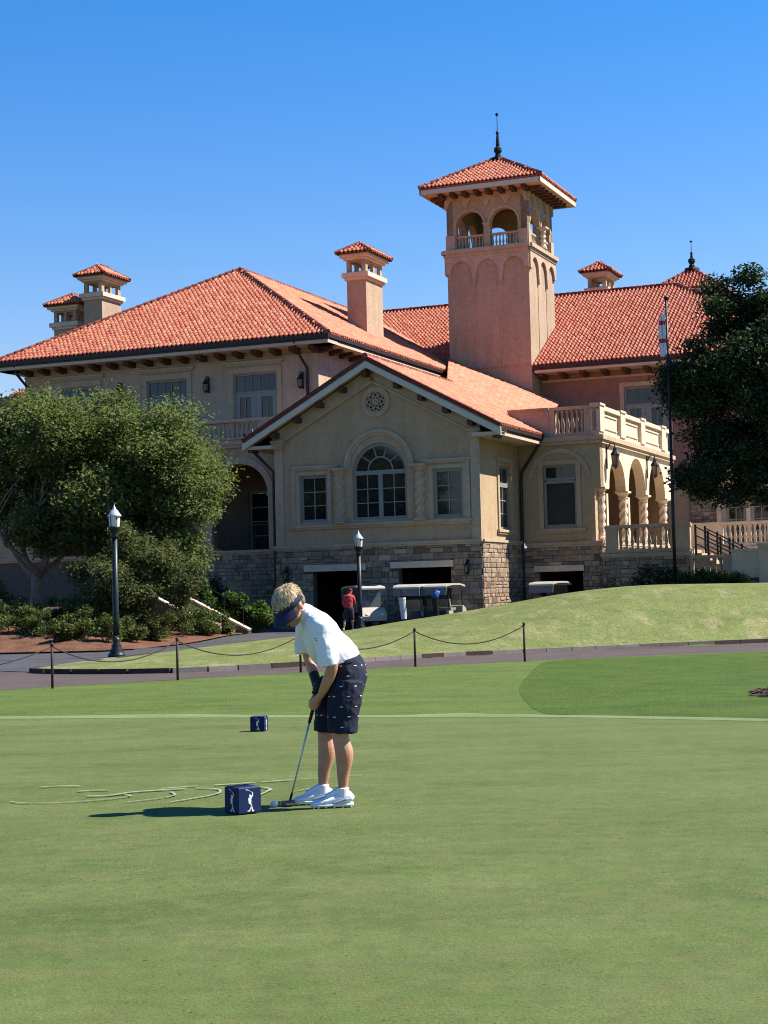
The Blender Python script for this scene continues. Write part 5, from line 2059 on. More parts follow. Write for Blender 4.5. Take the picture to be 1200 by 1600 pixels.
def golf_cart(loc, rz, label, group):
    t = thing('golf_cart', label, 'golf cart', loc, rz, group)
    # body tub: floor, rear deck, front cowl
    k = MB()
    k.box(-1.15, .95, -.56, .56, .30, .40)
    k.hexa([(-1.2, -.58, .32), (-.25, -.58, .32), (-.25, .58, .32), (-1.2, .58, .32), (-1.15, -.55, .72), (-.35, -.55, .70), (-.35, .55, .70), (-1.15, .55, .72)])
    k.build('chassis', 'black', t)
    k = MB()
    pr = [(.72, .34), (1.22, .36), (1.26, .55), (1.12, .78), (.86, .92), (.74, .90)]
    vs = [(x, -.55, z) for x, z in pr] + [(x, .55, z) for x, z in pr]
    n = len(pr)
    k.add(vs, [tuple(range(n)), tuple(range(2 * n - 1, n - 1, -1))] + [(i, (i + 1) % n, n + (i + 1) % n, n + i) for i in range(n)])
    cw = k.build('front_cowl', 'cart_cream', t)
    for s in (-1, 1):
        k = MB()
        k.ellipsoid((1.2, .34 * s, .62), (.06, .1, .06), nu=8, nv=6)
        k.build('headlight', 'lantern_glass', cw, True)
        k = MB()
        k.beam((-.95, .57 * s, .60), (-.45, .57 * s, .60), .04, .22)
        k.build('side_panel', 'cart_cream', t)
    k = MB()
    k.box(-.55, .02, -.52, .52, .72, .84)
    k.build('seat', 'seat', t)
    k = MB()
    k.hexa([(-.60, -.52, .86), (-.48, -.52, .86), (-.48, .52, .86), (-.60, .52, .86), (-.70, -.52, 1.2), (-.60, -.52, 1.2), (-.60, .52, 1.2), (-.70, .52, 1.2)])
    k.build('backrest', 'seat', t)
    k = MB()
    pr = [(-1.15, 1.73), (-1.05, 1.80), (-.4, 1.85), (.4, 1.85), (.95, 1.79), (1.02, 1.74)]
    vs = [(x, s * w, z) for s, w in ((-1, .58), (1, .58)) for x, z in pr] + [(x, s * .58, z - .07) for s in (-1, 1) for x, z in pr]
    n = len(pr)
    f = []
    for i in range(n - 1):
        f += [(i, i + 1, n + i + 1, n + i), (2 * n + i, 3 * n + i, 3 * n + i + 1, 2 * n + i + 1), (i, 2 * n + i, 2 * n + i + 1, i + 1), (n + i, n + i + 1, 3 * n + i + 1, 3 * n + i)]
    f += [(0, n, 3 * n, 2 * n), (n - 1, 3 * n - 1 - 0, 4 * n - 1, 2 * n - 1)]
    f[-1] = (n - 1, 3 * n - 1, 4 * n - 1, 2 * n - 1)
    k.add(vs, f)
    rf = k.build('roof', 'cart_roof', t)
    k = MB()
    k.hexa([(-1.2, -.57, 1.36), (-1.16, -.57, 1.36), (-1.16, .57, 1.36), (-1.2, .57, 1.36), (-1.13, -.57, 1.72), (-1.09, -.57, 1.72), (-1.09, .57, 1.72), (-1.13, .57, 1.72)])
    k.build('rain_curtain', 'cart_grey', rf)
    for s in (-1, 1):
        for a, b in (((.82, .52 * s, .88), (.62, .53 * s, 1.78)), ((-.75, .53 * s, .7), (-.95, .53 * s, 1.74))):
            k = MB()
            k.tube([a, b], .02, 6)
            k.build('strut', 'black', t)
        for x in (-.82, .84):
            k = MB()
            k.tube([(x, s * .42, .22), (x, s * .44, .22), (x, s * .58, .22), (x, s * .6, .22)], [.17, .22, .22, .17], 14, side=(1, 0, 0))
            w = k.build('wheel', 'black', t)
            k = MB()
            k.tube([(x, s * .57, .22), (x, s * .61, .22)], .11, 10, side=(1, 0, 0))
            k.build('rim', 'rim', w)
    k = MB()
    k.hexa([(.80, -.5, .92), (.82, -.5, .92), (.82, .5, .92), (.80, .5, .92), (.62, -.5, 1.74), (.64, -.5, 1.74), (.64, .5, 1.74), (.62, .5, 1.74)])
    k.build('windscreen', 'screen', t)
    k = MB()
    k.tube([(.45 + .05 * cos(w), .28 + .17 * sin(w), .98 + .15 * cos(w)) for w in np.linspace(0, 2 * pi, 17)], .014, 6)
    k.tube([(.75, .28, .75), (.47, .28, .98)], .02, 6)
    k.build('steering_wheel', 'black', t)
    return t


def golf_bag(loc, mat, label, tilt=(-.06, -.16), hood=None):
    t = thing('golf_bag', label, 'golf bag', loc)
    k = MB()
    k.tube([(0, 0, 0), (tilt[0] * .9, tilt[1], .84)], [.12, .14], 10)
    k.tube([(tilt[0] * .9, tilt[1], .80), (tilt[0] * .94, tilt[1], .88)], .15, 10)
    k.build('bag', mat, t, False)
    if hood:
        k = MB()
        k.tube([(tilt[0] * .9, tilt[1], .84), (tilt[0] * .9 + .03, tilt[1], .95), (tilt[0] * .9 + .12, tilt[1], 1.06), (tilt[0] * .9 + .22, tilt[1], 1.05)], [.155, .15, .12, .05], 8)
        k.build('hood', hood, t, True)
    k = MB()
    for i in range(5):
        w = i * 1.26
        a = Vector((tilt[0] * .9 + .06 * cos(w), tilt[1] + .06 * sin(w), .8))
        b = a + Vector((tilt[0] * .35, tilt[1] * .3, .32 + .06 * (i % 3)))
        k.tube([a, b], .008, 5)
        k.ellipsoid(b, (.04, .03, .025), nu=6, nv=4)
    k.build('club', 'black', t)


gc = 'golf carts parked at the clubhouse'
c1 = golf_cart((-0.95, 70.7, gz(-0.95, 70.7)), radians(-68), 'golf cart with cream front beside the man in the red shirt', gc)
c2 = copy_thing(c1, (1.2, 70.5, gz(1.2, 70.5)), radians(72), 'left one of the two golf carts parked before the right cart bay', gc)
c3 = copy_thing(c1, (2.45, 70.6, gz(2.45, 70.6)), radians(66), 'right one of the two golf carts parked before the right cart bay', gc)
c4 = copy_thing(c1, (7.35, 74.2, gz(7.35, 74.2)), radians(62), 'golf cart before the terrace cart bay, mostly hidden by the lawn', gc)
golf_bag((.72, 69.32, gz(.72, 69.32) + .42), 'bagwhite', 'white golf bag strapped behind the left cart of the pair')
golf_bag((2.08, 69.4, gz(2.08, 69.4) + .42), 'black', 'black golf bag with blue hood strapped behind the right cart of the pair', hood='bagblue')

# ------------------------------------------------------------ on the green
M['cube_blue'] = surf('navy_painted_wood', (.004, .012, .058), (.007, .018, .075), 8, .6, 40, .1, .002, spec=.2)
M['emblem'] = surf('white_print', (.62, .60, .58), (.70, .68, .66), 20, .5)
EMB = [  # follow-through golfer silhouette, unit square (x right, y up)
    [(.44, .60), (.54, .61), (.58, .50), (.56, .36), (.46, .36), (.45, .48)],                    # trunk
    [(.46, .38), (.56, .38), (.55, .24), (.47, .10), (.40, .10), (.40, .06), (.50, .06), (.60, .24), (.585, .38)],   # left leg
    [(.52, .37), (.585, .38), (.62, .22), (.66, .10), (.70, .08), (.69, .05), (.60, .05), (.575, .20)],
    [(.50, .72), (.55, .73), (.57, .68), (.55, .635), (.50, .63), (.475, .67)],                 # head
    [(.53, .61), (.575, .55), (.66, .69), (.655, .80), (.62, .80), (.615, .71)],                # arms
    [(.655, .80), (.63, .785), (.44, .925), (.345, .945), (.335, .915), (.38, .90), (.43, .905)],  # club
]


def marker_cube(x, y, s, rz, label):
    c = thing('tee_marker_cube', label, 'marker', (x, y, gz(x, y)), rz, 'navy marker cubes on the green')
    k = MB()
    b = .006
    h = s / 2
    ring = lambda e, z: [(-e, -e, z), (e, -e, z), (e, e, z), (-e, e, z)]
    vs = ring(h - b, 0) + ring(h, b) + ring(h, s - b) + ring(h - b, s)
    f = [(3, 2, 1, 0), (12, 13, 14, 15)]
    for r in range(3):
        for i in range(4):
            f.append((r * 4 + i, r * 4 + (i + 1) % 4, r * 4 + 4 + (i + 1) % 4, r * 4 + 4 + i))
    k.add(vs, f)
    k.build('block', 'cube_blue', c)
    for F in (Fr((0, -h), (1, 0), (0, -1)), Fr((-h, 0), (0, -1), (-1, 0)), Fr((h, 0), (0, 1), (1, 0))):
        k = MB()
        for q in EMB:
            k2 = [((a - .52) * s * 1.02, (bb - .5) * s * .96 + h) for a, bb in q]
            plate(k, F, k2, [], 0.0004, .0016)
        k.build('golfer_emblem', 'emblem', c)


a38 = radians(38)
marker_cube(-.88 + .076 * (cos(a38) - sin(a38)), 9.70 + .076 * (cos(a38) + sin(a38)), .152, a38, 'nearer navy marker cube beside the golf ball, white golfer emblem on each side')
a80 = radians(80)
marker_cube(-1.30 + .076 * (cos(a80) - sin(a80)), 17.42 + .076 * (cos(a80) + sin(a80)), .152, a80, 'farther navy marker cube standing alone towards the back of the green')

M['ball'] = surf('golf_ball_white', (.74, .74, .74), (.78, .78, .78), 10, .3, 260, .4, .001)
k = MB()
k.ellipsoid((0, 0, .0213), (.0213, .0213, .0213), nu=20, nv=14)
o = k.build('golf_ball', 'ball', None, True)
o.location = (-.70, 9.98, gz(-.7, 9.98))
tag(o, 'white golf ball lying in front of the putter head', 'ball')

# white chalk curves on the turf
M['chalk'] = surf('white_turf_chalk', (.165, .19, .115), (.25, .265, .19), 40, .9)
CH = [([(-2.43, 10.70), (-2.31, 10.58), (-2.08, 10.56), (-1.86, 10.66), (-1.73, 10.78), (-1.69, 10.88), (-1.77, 11.02)], .016),
      ([(-1.65, 10.50), (-1.47, 10.68), (-1.40, 10.86), (-1.45, 11.06)], .016),
      ([(-1.37, 10.44), (-1.17, 10.76), (-1.12, 10.94), (-1.15, 11.16), (-1.31, 11.28)], .02),
      ([(-.85, 10.66), (-.80, 11.0), (-.82, 11.16), (-1.02, 11.42)], .024),
      ([(-1.04, 11.52), (-.69, 11.70)], .035), ([(-.69, 11.7), (-.2, 11.95)], .012), ([(-1.98, 10.92), (-1.83, 10.94), (-1.7, 11.12), (-1.38, 11.26)], .035),
      ([(-2.44, 11.6), (-2.3, 11.66), (-2.16, 11.63)], .03), ([(-2.1, 11.25), (-2.0, 11.3), (-1.9, 11.28)], .03),
      ([(-1.2, 11.45), (-.98, 11.55)], .05), ([(-1.55, 11.3), (-1.32, 11.42)], .03), ([(-.62, 10.9), (-.5, 11.1), (-.3, 11.2)], .014)]
k = MB()
for pts, w in CH:
    q = catmull(pts, 9)
    q = np.array(q)
    tn = np.gradient(q, axis=0)
    tn /= np.linalg.norm(tn, axis=1)[:, None] + 1e-9
    nn = np.stack([-tn[:, 1], tn[:, 0]], 1)
    ww = w * .62 * (.55 + .5 * RNG.random(len(q)))
    vs = []
    for s in (-1, 1):
        e = q + nn * ww[:, None] * s
        vs += [(x, y, gz(x, y) + .004) for x, y in e]
    n = len(q)
    # broken here and there as the chalk wore off
    k.add(vs, [(i, i + 1, n + i + 1, n + i) for i in range(n - 1) if random.random() > .03])
struct(k.build('chalk_line', 'chalk', None, fix=False))
# worn spot and two leaf bits


# ------------------------------------------------------------ people
M['skin'] = None
m, nt, p = nodemat('skin')
co = coords(nt)
c = ramp(nt, noise(nt, co, 11, 6, .7), [(.28, (.37, .155, .085)), (.5, (.44, .21, .125)), (.72, (.50, .26, .165))])
nt.links.new(c, p.inputs['Base Color'])
p.inputs['Roughness'].default_value = .55
p.inputs['Subsurface Weight'].default_value = .08
p.inputs['Subsurface Radius'].default_value = (.02, .008, .004)
bump(nt, p, noise(nt, co, 90, 3), .15, .003)
M['skin'] = m
M['shirt'] = surf('white_polo_cloth', (.70, .70, .73), (.76, .76, .78), 6, .85, 0)
M['shorts'] = surf('navy_cotton', (.006, .008, .022), (.011, .013, .031), 8, .85, 120, .35, .003)
M['white_thread'] = surf('white_thread', (.55, .55, .58), (.65, .65, .67), 30, .8)
M['hair'] = tonemat('blond_hair', [(0, (.17, .105, .045)), (.45, (.42, .30, .155)), (1, (.68, .54, .34))], .5, 30, .15, 0)
M['visor'] = surf('navy_visor_cloth', (.010, .014, .045), (.016, .021, .06), 20, .8, 200, .2, .002)
M['shoe'] = surf('white_golf_shoe', (.70, .70, .73), (.76, .76, .78), 12, .5, 60, .15, .002)
M['shoe_grey'] = surf('grey_shoe_trim', (.25, .26, .29), (.33, .34, .37), 12, .6)
M['glove'] = surf('black_glove', (.005, .005, .006), (.009, .009, .011), 12, .6, 80, .2, .002)
M['chrome'] = surf('steel_shaft', (.40, .46, .47), (.50, .56, .57), 20, .4, metal=.35)
M['putter_dark'] = surf('grey_putter_head', (.09, .09, .095), (.14, .14, .145), 20, .35, metal=.5)
M['grip'] = surf('rubber_grip', (.010, .010, .011), (.018, .018, .019), 30, .75, 120, .4, .002)
M['eye'] = surf('dark_eye', (.02, .015, .012), (.03, .02, .016), 8, .2)
M['lip'] = surf('lip_skin', (.36, .13, .10), (.40, .16, .12), 8, .5)
M['red'] = surf('red_polo_cloth', (.42, .035, .045), (.50, .055, .065), 6, .85)
M['maroon'] = surf('maroon_cap_cloth', (.10, .015, .018), (.14, .022, .026), 10, .85)
M['charcoal'] = surf('charcoal_cotton', (.022, .023, .027), (.032, .034, .039), 8, .85)


def fused(mb, name, mat, parent, voxel, smooth=4, wrinkle=0.0, wsize=.08, fac=.5):
    """closed volumes joined into one continuous skin"""
    me = mb.mesh(name + '_build')
    bm = bmesh.new()
    bm.from_mesh(me)
    bmesh.ops.recalc_face_normals(bm, faces=bm.faces)
    bm.to_mesh(me)
    bm.free()
    tmp = bpy.data.objects.new(name + '_build', me)
    COL.objects.link(tmp)
    r = tmp.modifiers.new('r', 'REMESH')
    r.mode = 'VOXEL'
    r.voxel_size = voxel
    s = tmp.modifiers.new('s', 'SMOOTH')
    s.iterations = smooth
    s.factor = fac
    if wrinkle:
        tx = bpy.data.textures.new(name + '_folds', 'CLOUDS')
        tx.noise_scale = wsize
        d = tmp.modifiers.new('d', 'DISPLACE')
        d.texture = tx
        d.strength = wrinkle
        d.mid_level = .5
    dg = bpy.context.evaluated_depsgraph_get()
    out = bpy.data.meshes.new_from_object(tmp.evaluated_get(dg))
    out.name = name
    out.polygons.foreach_set('use_smooth', [True] * len(out.polygons))
    out.materials.clear()
    out.materials.append(M[mat])
    bpy.data.objects.remove(tmp)
    return link(name, out, parent)


def lr(mb, pts, rad, n=14, sub=5, side=None, ends=True):
    """smooth limb through joints"""
    P = catmull(pts, sub)
    R = catmull([np.atleast_1d(r) if not hasattr(r, '__len__') else np.array(r) for r in [(q if hasattr(q, '__len__') else (q, q)) for q in rad]], sub)
    mb.tube(P, [tuple(np.maximum(r, .002)) for r in R], n, True, side=side)
    for q, r in ((P[0], R[0]), (P[-1], R[-1])) if ends is True else (((P[0], R[0]),) if ends else ()):
        m_ = float(min(r))
        mb.ellipsoid(q, (m_ * .98,) * 3, nu=10, nv=8)


def curled_hand(mb, ax0, ax1, t0, side, palm_from, scale=1.0, grow=0.0, flip=1):
    """palm against a grip, four unequal fingers curled round it and a thumb along it"""
    A, B = Vector(ax0), Vector(ax1)
    ax = (B - A).normalized()
    base = A + ax * t0
    s = Vector(side)
    s = (s - ax * s.dot(ax)).normalized()
    u = ax.cross(s) * flip
    pc = base + ax * .035 * scale + s * .027 * scale
    axes = (s, ax, u)
    mb.ellipsoid(pc, (.017 * scale + grow, .046 * scale + grow, .034 * scale + grow), axes, 12, 8)
    w = Vector(palm_from)
    mb.tube([w, w.lerp(pc, .5) , pc], [.021 * scale + grow, .024 * scale + grow, .026 * scale + grow], 10)
    lens = (1.0, 1.12, 1.04, .82)
    for i in range(4):
        c = base + ax * ((i * .0205 + .002) * scale)
        R = (.0225 + .001 * (i % 2)) * scale
        pts = []
        a0, a1 = .55, .55 + 2.9 * lens[i]
        for j in range(7):
            a = a0 + (a1 - a0) * j / 6
            pts.append(c + s * (R * cos(a)) + u * (R * 1.05 * sin(a)) + ax * (.004 * j / 6))
        mb.tube(pts, [(.0088 - .0022 * j / 6) * scale + grow for j in range(7)], 8)
    th = [pc - ax * .01 * scale + u * -.022 * scale, base + ax * .02 * scale - u * .026 * scale + s * .006, base + ax * .055 * scale - u * .02 * scale - s * .008]
    mb.tube(th, [.012 * scale + grow, .0105 * scale + grow, .0085 * scale + grow], 8)


BOY = thing('person', 'boy in white polo, navy shorts and navy visor bending over a putt', 'person', (0, 0, 0))
HX = Vector((-.578, 10.035, 1.195))
yaw, pit = radians(46), radians(50)
hd = Vector((-cos(yaw), -sin(yaw), 0))
FW = hd * cos(pit) + Vector((0, 0, -sin(pit)))
UPV = hd * sin(pit) + Vector((0, 0, cos(pit)))
LFT = UPV.cross(FW)


def hp(f, l, u):
    return HX + FW * f + LFT * l + UPV * u


GA, GB_ = Vector((-.398, 10.05, .765)), Vector((-.482, 10.10, .492))
b = MB()
# skull, face and jaw
hax = (FW, LFT, UPV)
b.ellipsoid(hp(-.008, 0, .02), (.094, .074, .092), hax, 20, 14)
b.ellipsoid(hp(.03, 0, -.035), (.062, .060, .072), hax, 18, 12)
b.ellipsoid(hp(.055, 0, -.082), (.030, .032, .026), hax, 12, 8)
b.tube([hp(.082, 0, .012), hp(.100, 0, -.022), hp(.094, 0, -.034)], [.008, .013, .011], 8)
b.ellipsoid(hp(.072, 0, .022), (.022, .055, .012), hax, 12, 8)
for s in (-1, 1):
    b.ellipsoid(hp(-.012, .076 * s, -.008), (.018, .009, .030), hax, 10, 8)
    b.ellipsoid(hp(.060, .034 * s, -.028), (.022, .022, .02), hax, 10, 8)
b.ellipsoid(hp(.085, 0, -.056), (.010, .022, .010), hax, 10, 8)
# neck and trunk
lr(b, [hp(-.03, 0, -.03), (-.515, 10.07, 1.155), (-.462, 10.08, 1.135)], [.05, .046, .055], 14)
lr(b, [(-.455, 10.08, 1.12), (-.40, 10.08, 1.06), (-.33, 10.08, .95), (-.275, 10.08, .86), (-.25, 10.08, .77), (-.27, 10.08, .70)],
   [(.06, .11), (.085, .14), (.08, .125), (.08, .12), (.095, .14), (.085, .13)], 16, side=(0, 1, 0))
# arms
lr(b, [(-.43, 9.99, 1.10), (-.392, 9.93, 1.06), (-.348, 9.90, .95), (-.328, 9.90, .842), (-.365, 9.925, .74), (-.402, 9.985, .665)],
   [.042, .040, .036, .035, .033, .0225], 12)
lr(b, [(-.45, 10.17, 1.10), (-.478, 10.235, 1.05), (-.490, 10.265, .95), (-.482, 10.265, .865), (-.452, 10.20, .775), (-.432, 10.13, .725)],
   [.042, .040, .036, .034, .031, .022], 12)
curled_hand(b, GA, GB_, .125, (-.15, -1, 0), (-.400, 9.995, .668), 1.0, 0, 1)
# legs
lr(b, [(-.262, 9.995, .70), (-.27, 9.985, .58), (-.293, 9.98, .43), (-.272, 9.985, .31), (-.281, 9.99, .19), (-.284, 9.99, .10), (-.284, 9.99, .06)],
   [.085, .072, .050, .0545, .038, .0285, .031], 14)
lr(b, [(-.33, 10.165, .70), (-.355, 10.168, .58), (-.388, 10.17, .43), (-.383, 10.175, .31), (-.403, 10.18, .19), (-.412, 10.185, .10), (-.413, 10.185, .06)],
   [.085, .07, .048, .0535, .038, .0285, .031], 14)
body = fused(b, 'body', 'skin', BOY, .0048, 3)
# eyes and lips
for s in (-1, 1):
    k = MB()
    k.ellipsoid(hp(.083, .029 * s, -.004), (.008, .012, .006), hax, 10, 6)
    k.build('eye', 'eye', BOY, True)
k = MB()
k.ellipsoid(hp(.094, 0, -.058), (.004, .018, .0045), hax, 10, 6)
k.build('lips', 'lip', BOY, True)

# hair: cap plus strands swept from the crown
k = MB()
k.ellipsoid(hp(-.016, 0, .040), (.099, .081, .086), hax, 20, 14)
hair = MB()
hair.ellipsoid(hp(-.016, 0, .042), (.098, .080, .084), hax, 20, 14)
hair.ellipsoid(hp(-.052, 0, -.012), (.060, .070, .055), hax, 16, 10)
hc = fused(hair, 'hair', 'hair', BOY, .006, 3, .008, .03)
k = MB()
POLE = radians(-32)      # the whorl sits towards the back of the head
for i in range(2600):
    th = random.uniform(0, 2 * pi)
    ph0 = 1.55 * random.random() ** .6
    dph = random.uniform(.28, .6)
    pts = []
    jt = random.uniform(-.14, .14)
    lift = random.uniform(-.01, .10) + (.10 * random.random() if ph0 < .45 and random.random() < .25 else 0)
    for j in range(4):
        ph = ph0 + dph * j / 3
        a = th + jt * j / 3 + .25 * (ph - ph0)
        v = (sin(ph) * cos(a), sin(ph) * sin(a), cos(ph))
        x, z = v[0] * cos(POLE) + v[2] * sin(POLE), -v[0] * sin(POLE) + v[2] * cos(POLE)
        r_ = 1.0 + .015 + lift * (j / 3) * (1.3 if j == 3 else 1)
        pts.append((x, v[1], z, r_))
    if pts[-1][0] > -.45 and pts[-1][2] < .16:
        continue
    if pts[-1][2] < -.75:
        continue
    P_ = [hp(-.016 + .100 * r * x, .082 * r * y, .040 + .087 * r * z) for x, y, z, r in pts]
    w_ = [.0042, .0048, .0036, .0006]
    vs = []
    for j in range(4):
        t_ = (P_[min(j + 1, 3)] - P_[max(j - 1, 0)]).normalized()
        n_ = (P_[j] - HX).normalized()
        s_ = t_.cross(n_).normalized() * w_[j]
        vs += [P_[j] - s_, P_[j] + s_]
    k.add(vs, [(0, 1, 3, 2), (2, 3, 5, 4), (4, 5, 7, 6)], min(.99, max(.01, random.gauss(.52, .36))))
k.build('strands', 'hair', hc, fix=False)

# visor: band round the head and curved bill
k = MB()
nb = 40
vs, fs = [], []
for i in range(nb):
    a = 2 * pi * i / nb
    for r_, du in ((.0, .0), (.006, .0), (.006, .036), (.0, .036)):
        vs.append(hp(-.012 + (.098 + r_) * cos(a), (.0800 + r_) * sin(a), .018 + du + .012 * cos(a)))
for i in range(nb):
    for j in range(4):
        fs.append((i * 4 + j, ((i + 1) % nb) * 4 + j, ((i + 1) % nb) * 4 + (j + 1) % 4, i * 4 + (j + 1) % 4))
k.add(vs, fs)
visor = k.build('visor', 'visor', BOY, True)
k = MB()
vs, fs = [], []
na, nr = 18, 6
for lay in (0, 1):
    for i in range(na + 1):
        a = -1.12 + 2.24 * i / na
        for j in range(nr + 1):
            f = j / nr
            rr_ = .100 + .082 * f * (cos(a * .9) ** .5)
            vs.append(hp(-.012 + rr_ * cos(a) * 1.02, (.083 + .012 * f) * sin(a), .030 + .012 * cos(a) - .030 * f * f - .022 * (sin(a) ** 2) * (.3 + f) - lay * .004))
W_ = nr + 1
off = (na + 1) * W_
for i in range(na):
    for j in range(nr):
        q = i * W_ + j
        fs.append((q, q + 1, q + W_ + 1, q + W_))
        fs.append((off + q, off + q + W_, off + q + W_ + 1, off + q + 1))
for i in range(na):
    q = i * W_ + nr
    fs.append((q, off + q, off + q + W_, q + W_))
k.add(vs, fs)
k.build('visor_bill', 'visor', visor, True)
k = MB()
k.ellipsoid(hp(.089, -.012, .055), (.004, .014, .009), hax, 10, 6)
k.build('visor_mark', 'white_thread', visor)

# polo shirt
s = MB()
lr(s, [(-.262, 10.08, .852), (-.280, 10.08, .885), (-.338, 10.08, .955), (-.395, 10.08, 1.035), (-.432, 10.08, 1.09), (-.462, 10.08, 1.128), (-.487, 10.08, 1.146)],
   [(.108, .158), (.108, .158), (.102, .158), (.102, .168), (.092, .165), (.068, .12), (.056, .062)], 22, side=(0, 1, 0), ends=False)
lr(s, [(-.428, 9.985, 1.105), (-.395, 9.925, 1.075), (-.368, 9.90, .97), (-.352, 9.898, .840)], [.066, .074, .066, (.060, .064)], 16, ends=1)
lr(s, [(-.455, 10.17, 1.10), (-.488, 10.24, 1.06), (-.508, 10.27, .98), (-.515, 10.27, .900)], [.064, .067, .059, .058], 16, ends=1)
lr(s, [(-.44, 10.09, 1.06), (-.435, 10.10, .98), (-.405, 10.10, .90), (-.385, 10.09, .865)], [(.075, .15), (.070, .145), (.060, .12), (.045, .10)], 16, side=(0, 1, 0))
shirt = fused(s, 'polo_shirt', 'shirt', BOY, .0060, 3, .022, .085)
k = MB()
lr(k, [(-.478, 10.08, 1.140), (-.505, 10.078, 1.158)], [(.064, .070), (.060, .066)], 18, side=(0, 1, 0))
k.build('collar', 'shirt', shirt, True)
bv_ = BVHTree.FromObject(shirt, bpy.context.evaluated_depsgraph_get())
k = MB()
for (px, pz, w, h) in ((-.42, 1.005, .012, .004), (-.415, .993, .010, .003)):
    hit_ = bv_.ray_cast(Vector((px, 9.6, pz)), Vector((0, 1, 0)))
    if hit_[0] is not None:
        k.ellipsoid(hit_[0], (w, .003, h), nu=8, nv=5)
if k.f:
    k.build('chest_mark', 'shoe_grey', shirt)

# shorts
s = MB()
lr(s, [(-.262, 10.08, .872), (-.250, 10.08, .82), (-.246, 10.08, .76), (-.270, 10.08, .69)],
   [(.098, .150), (.112, .160), (.120, .163), (.116, .16)], 22, side=(0, 1, 0), ends=False)
lr(s, [(-.252, 9.995, .74), (-.262, 9.985, .64), (-.276, 9.980, .52), (-.281, 9.980, .438)], [(.108, .088), (.103, .088), (.094, .085), (.090, .085)], 18, side=(0, 1, 0), ends=False)
lr(s, [(-.305, 10.165, .74), (-.335, 10.168, .64), (-.372, 10.17, .52), (-.385, 10.17, .430)], [(.105, .088), (.096, .086), (.082, .082), (.076, .08)], 18, side=(0, 1, 0), ends=False)
shorts = fused(s, 'shorts', 'shorts', BOY, .0060, 2, .014, .055)
k = MB()
lr(k, [(-.263, 10.08, .868), (-.258, 10.08, .845)], [(.104, .154), (.108, .158)], 22, side=(0, 1, 0))
k.build('waistband', 'shorts', shorts, True)
bv_ = BVHTree.FromObject(shorts, bpy.context.evaluated_depsgraph_get())
k = MB()
for r in range(7):
    for c in range(-6, 7):
        z = .475 + r * .060
        for org, dr in ((Vector((-.28 + c * .086 + (r % 2) * .043, 9.6, z)), Vector((.0, 1, 0))),
                        (Vector((.2, 10.08 + c * .086 + (r % 2) * .043, z)), Vector((-1, 0, 0))),
                        (Vector((-.8, 10.08 + c * .086 + (r % 2) * .043, z)), Vector((1, 0, 0)))):
            h_ = bv_.ray_cast(org, dr)
            if h_[0] is None or -h_[1].dot(dr) < .72:
                continue
            n_ = h_[1]
            hx = Vector((0, 0, 1)).cross(n_).normalized()
            up_ = n_.cross(hx)
            p_ = h_[0] + n_ * .0012
            q = [(-.0095, -.0022), (.008, -.0022), (.010, .0016), (.005, .003), (-.004, .003), (-.0095, .001)]
            k.add([p_ + hx * a + up_ * e for a, e in q] + [p_ - n_ * .002 + hx * a + up_ * e for a, e in q],
                  [tuple(range(6))] + [(i, (i + 1) % 6, 6 + (i + 1) % 6, 6 + i) for i in range(6)])
stuff(k.build('embroidery', 'white_thread', shorts, fix=False))

# black glove on the far hand
g = MB()
curled_hand(g, GA, GB_, .035, (-.1, 1, 0), (-.436, 10.14, .735), 1.04, .003, -1)
g.tube([(-.432, 10.115, .712), (-.440, 10.150, .745), (-.452, 10.19, .78)], [.028, .031, .032], 12)
fused(g, 'glove', 'glove', BOY, .0045, 2)


def golf_shoe(ax, ay, tx_, ty_):
    """ankle point and toe point on the ground"""
    d = Vector((tx_ - ax, ty_ - ay, 0)).normalized()
    sd = Vector((-d.y, d.x, 0))
    o = Vector((ax, ay, 0))
    u = MB()
    st_ = [(-.062, .030, .012, .060), (-.045, .036, .012, .088), (-.005, .037, .012, .095), (.045, .039, .012, .080), (.095, .044, .012, .060), (.140, .042, .012, .046), (.168, .030, .013, .036), (.182, .014, .016, .026)]
    pts = [o + d * x + Vector((0, 0, (z0 + z1) / 2)) for x, w, z0, z1 in st_]
    u.tube(pts, [((z1 - z0) / 2, w) for x, w, z0, z1 in st_], 16, True, side=sd)
    u.tube([o + Vector((0, 0, .05)) - d * .005, o + Vector((0, 0, .112)) - d * .004], [.036, .040], 14)
    u.tube([o + d * .03 + Vector((0, 0, .10)), o + d * .10 + Vector((0, 0, .062))], [(.012, .022), (.010, .026)], 10, side=sd)
    sh = fused(u, 'shoe', 'shoe', BOY, .005, 3)
    k = MB()
    sl = [(-.068, .026), (-.05, .037), (0, .040), (.05, .041), (.10, .047), (.145, .045), (.172, .033), (.188, .012)]
    k.tube([o + d * x + Vector((0, 0, .013)) for x, w in sl], [(.011, w) for x, w in sl], 12, True, side=sd)
    k.build('sole', 'shoe', sh, True)
    k = MB()
    for x, w in sl[1:-1]:
        for s_ in (-.7, .7):
            k.tube([o + d * x + sd * w * s_ + Vector((0, 0, -.004)), o + d * x + sd * w * s_ + Vector((0, 0, .01))], [.006, .009], 6)
    k.build('cleats', 'shoe', sh)
    k = MB()
    for s_ in (-1, 1):
        k.tube([o - d * .06 + sd * .026 * s_ + Vector((0, 0, .045)), o - d * .02 + sd * .0385 * s_ + Vector((0, 0, .045)), o + d * .05 + sd * .0405 * s_ + Vector((0, 0, .026))], [.004, .007, .003], 6)
    k.build('side_stripe', 'shoe_grey', sh)
    k = MB()
    for i in range(4):
        c_ = o + d * (.045 + i * .016) + Vector((0, 0, .096 - i * .0085))
        k.tube([c_ - sd * .02, c_ + Vector((0, 0, .006)), c_ + sd * .02], .0028, 5)
    k.build('laces', 'shoe_grey', sh)


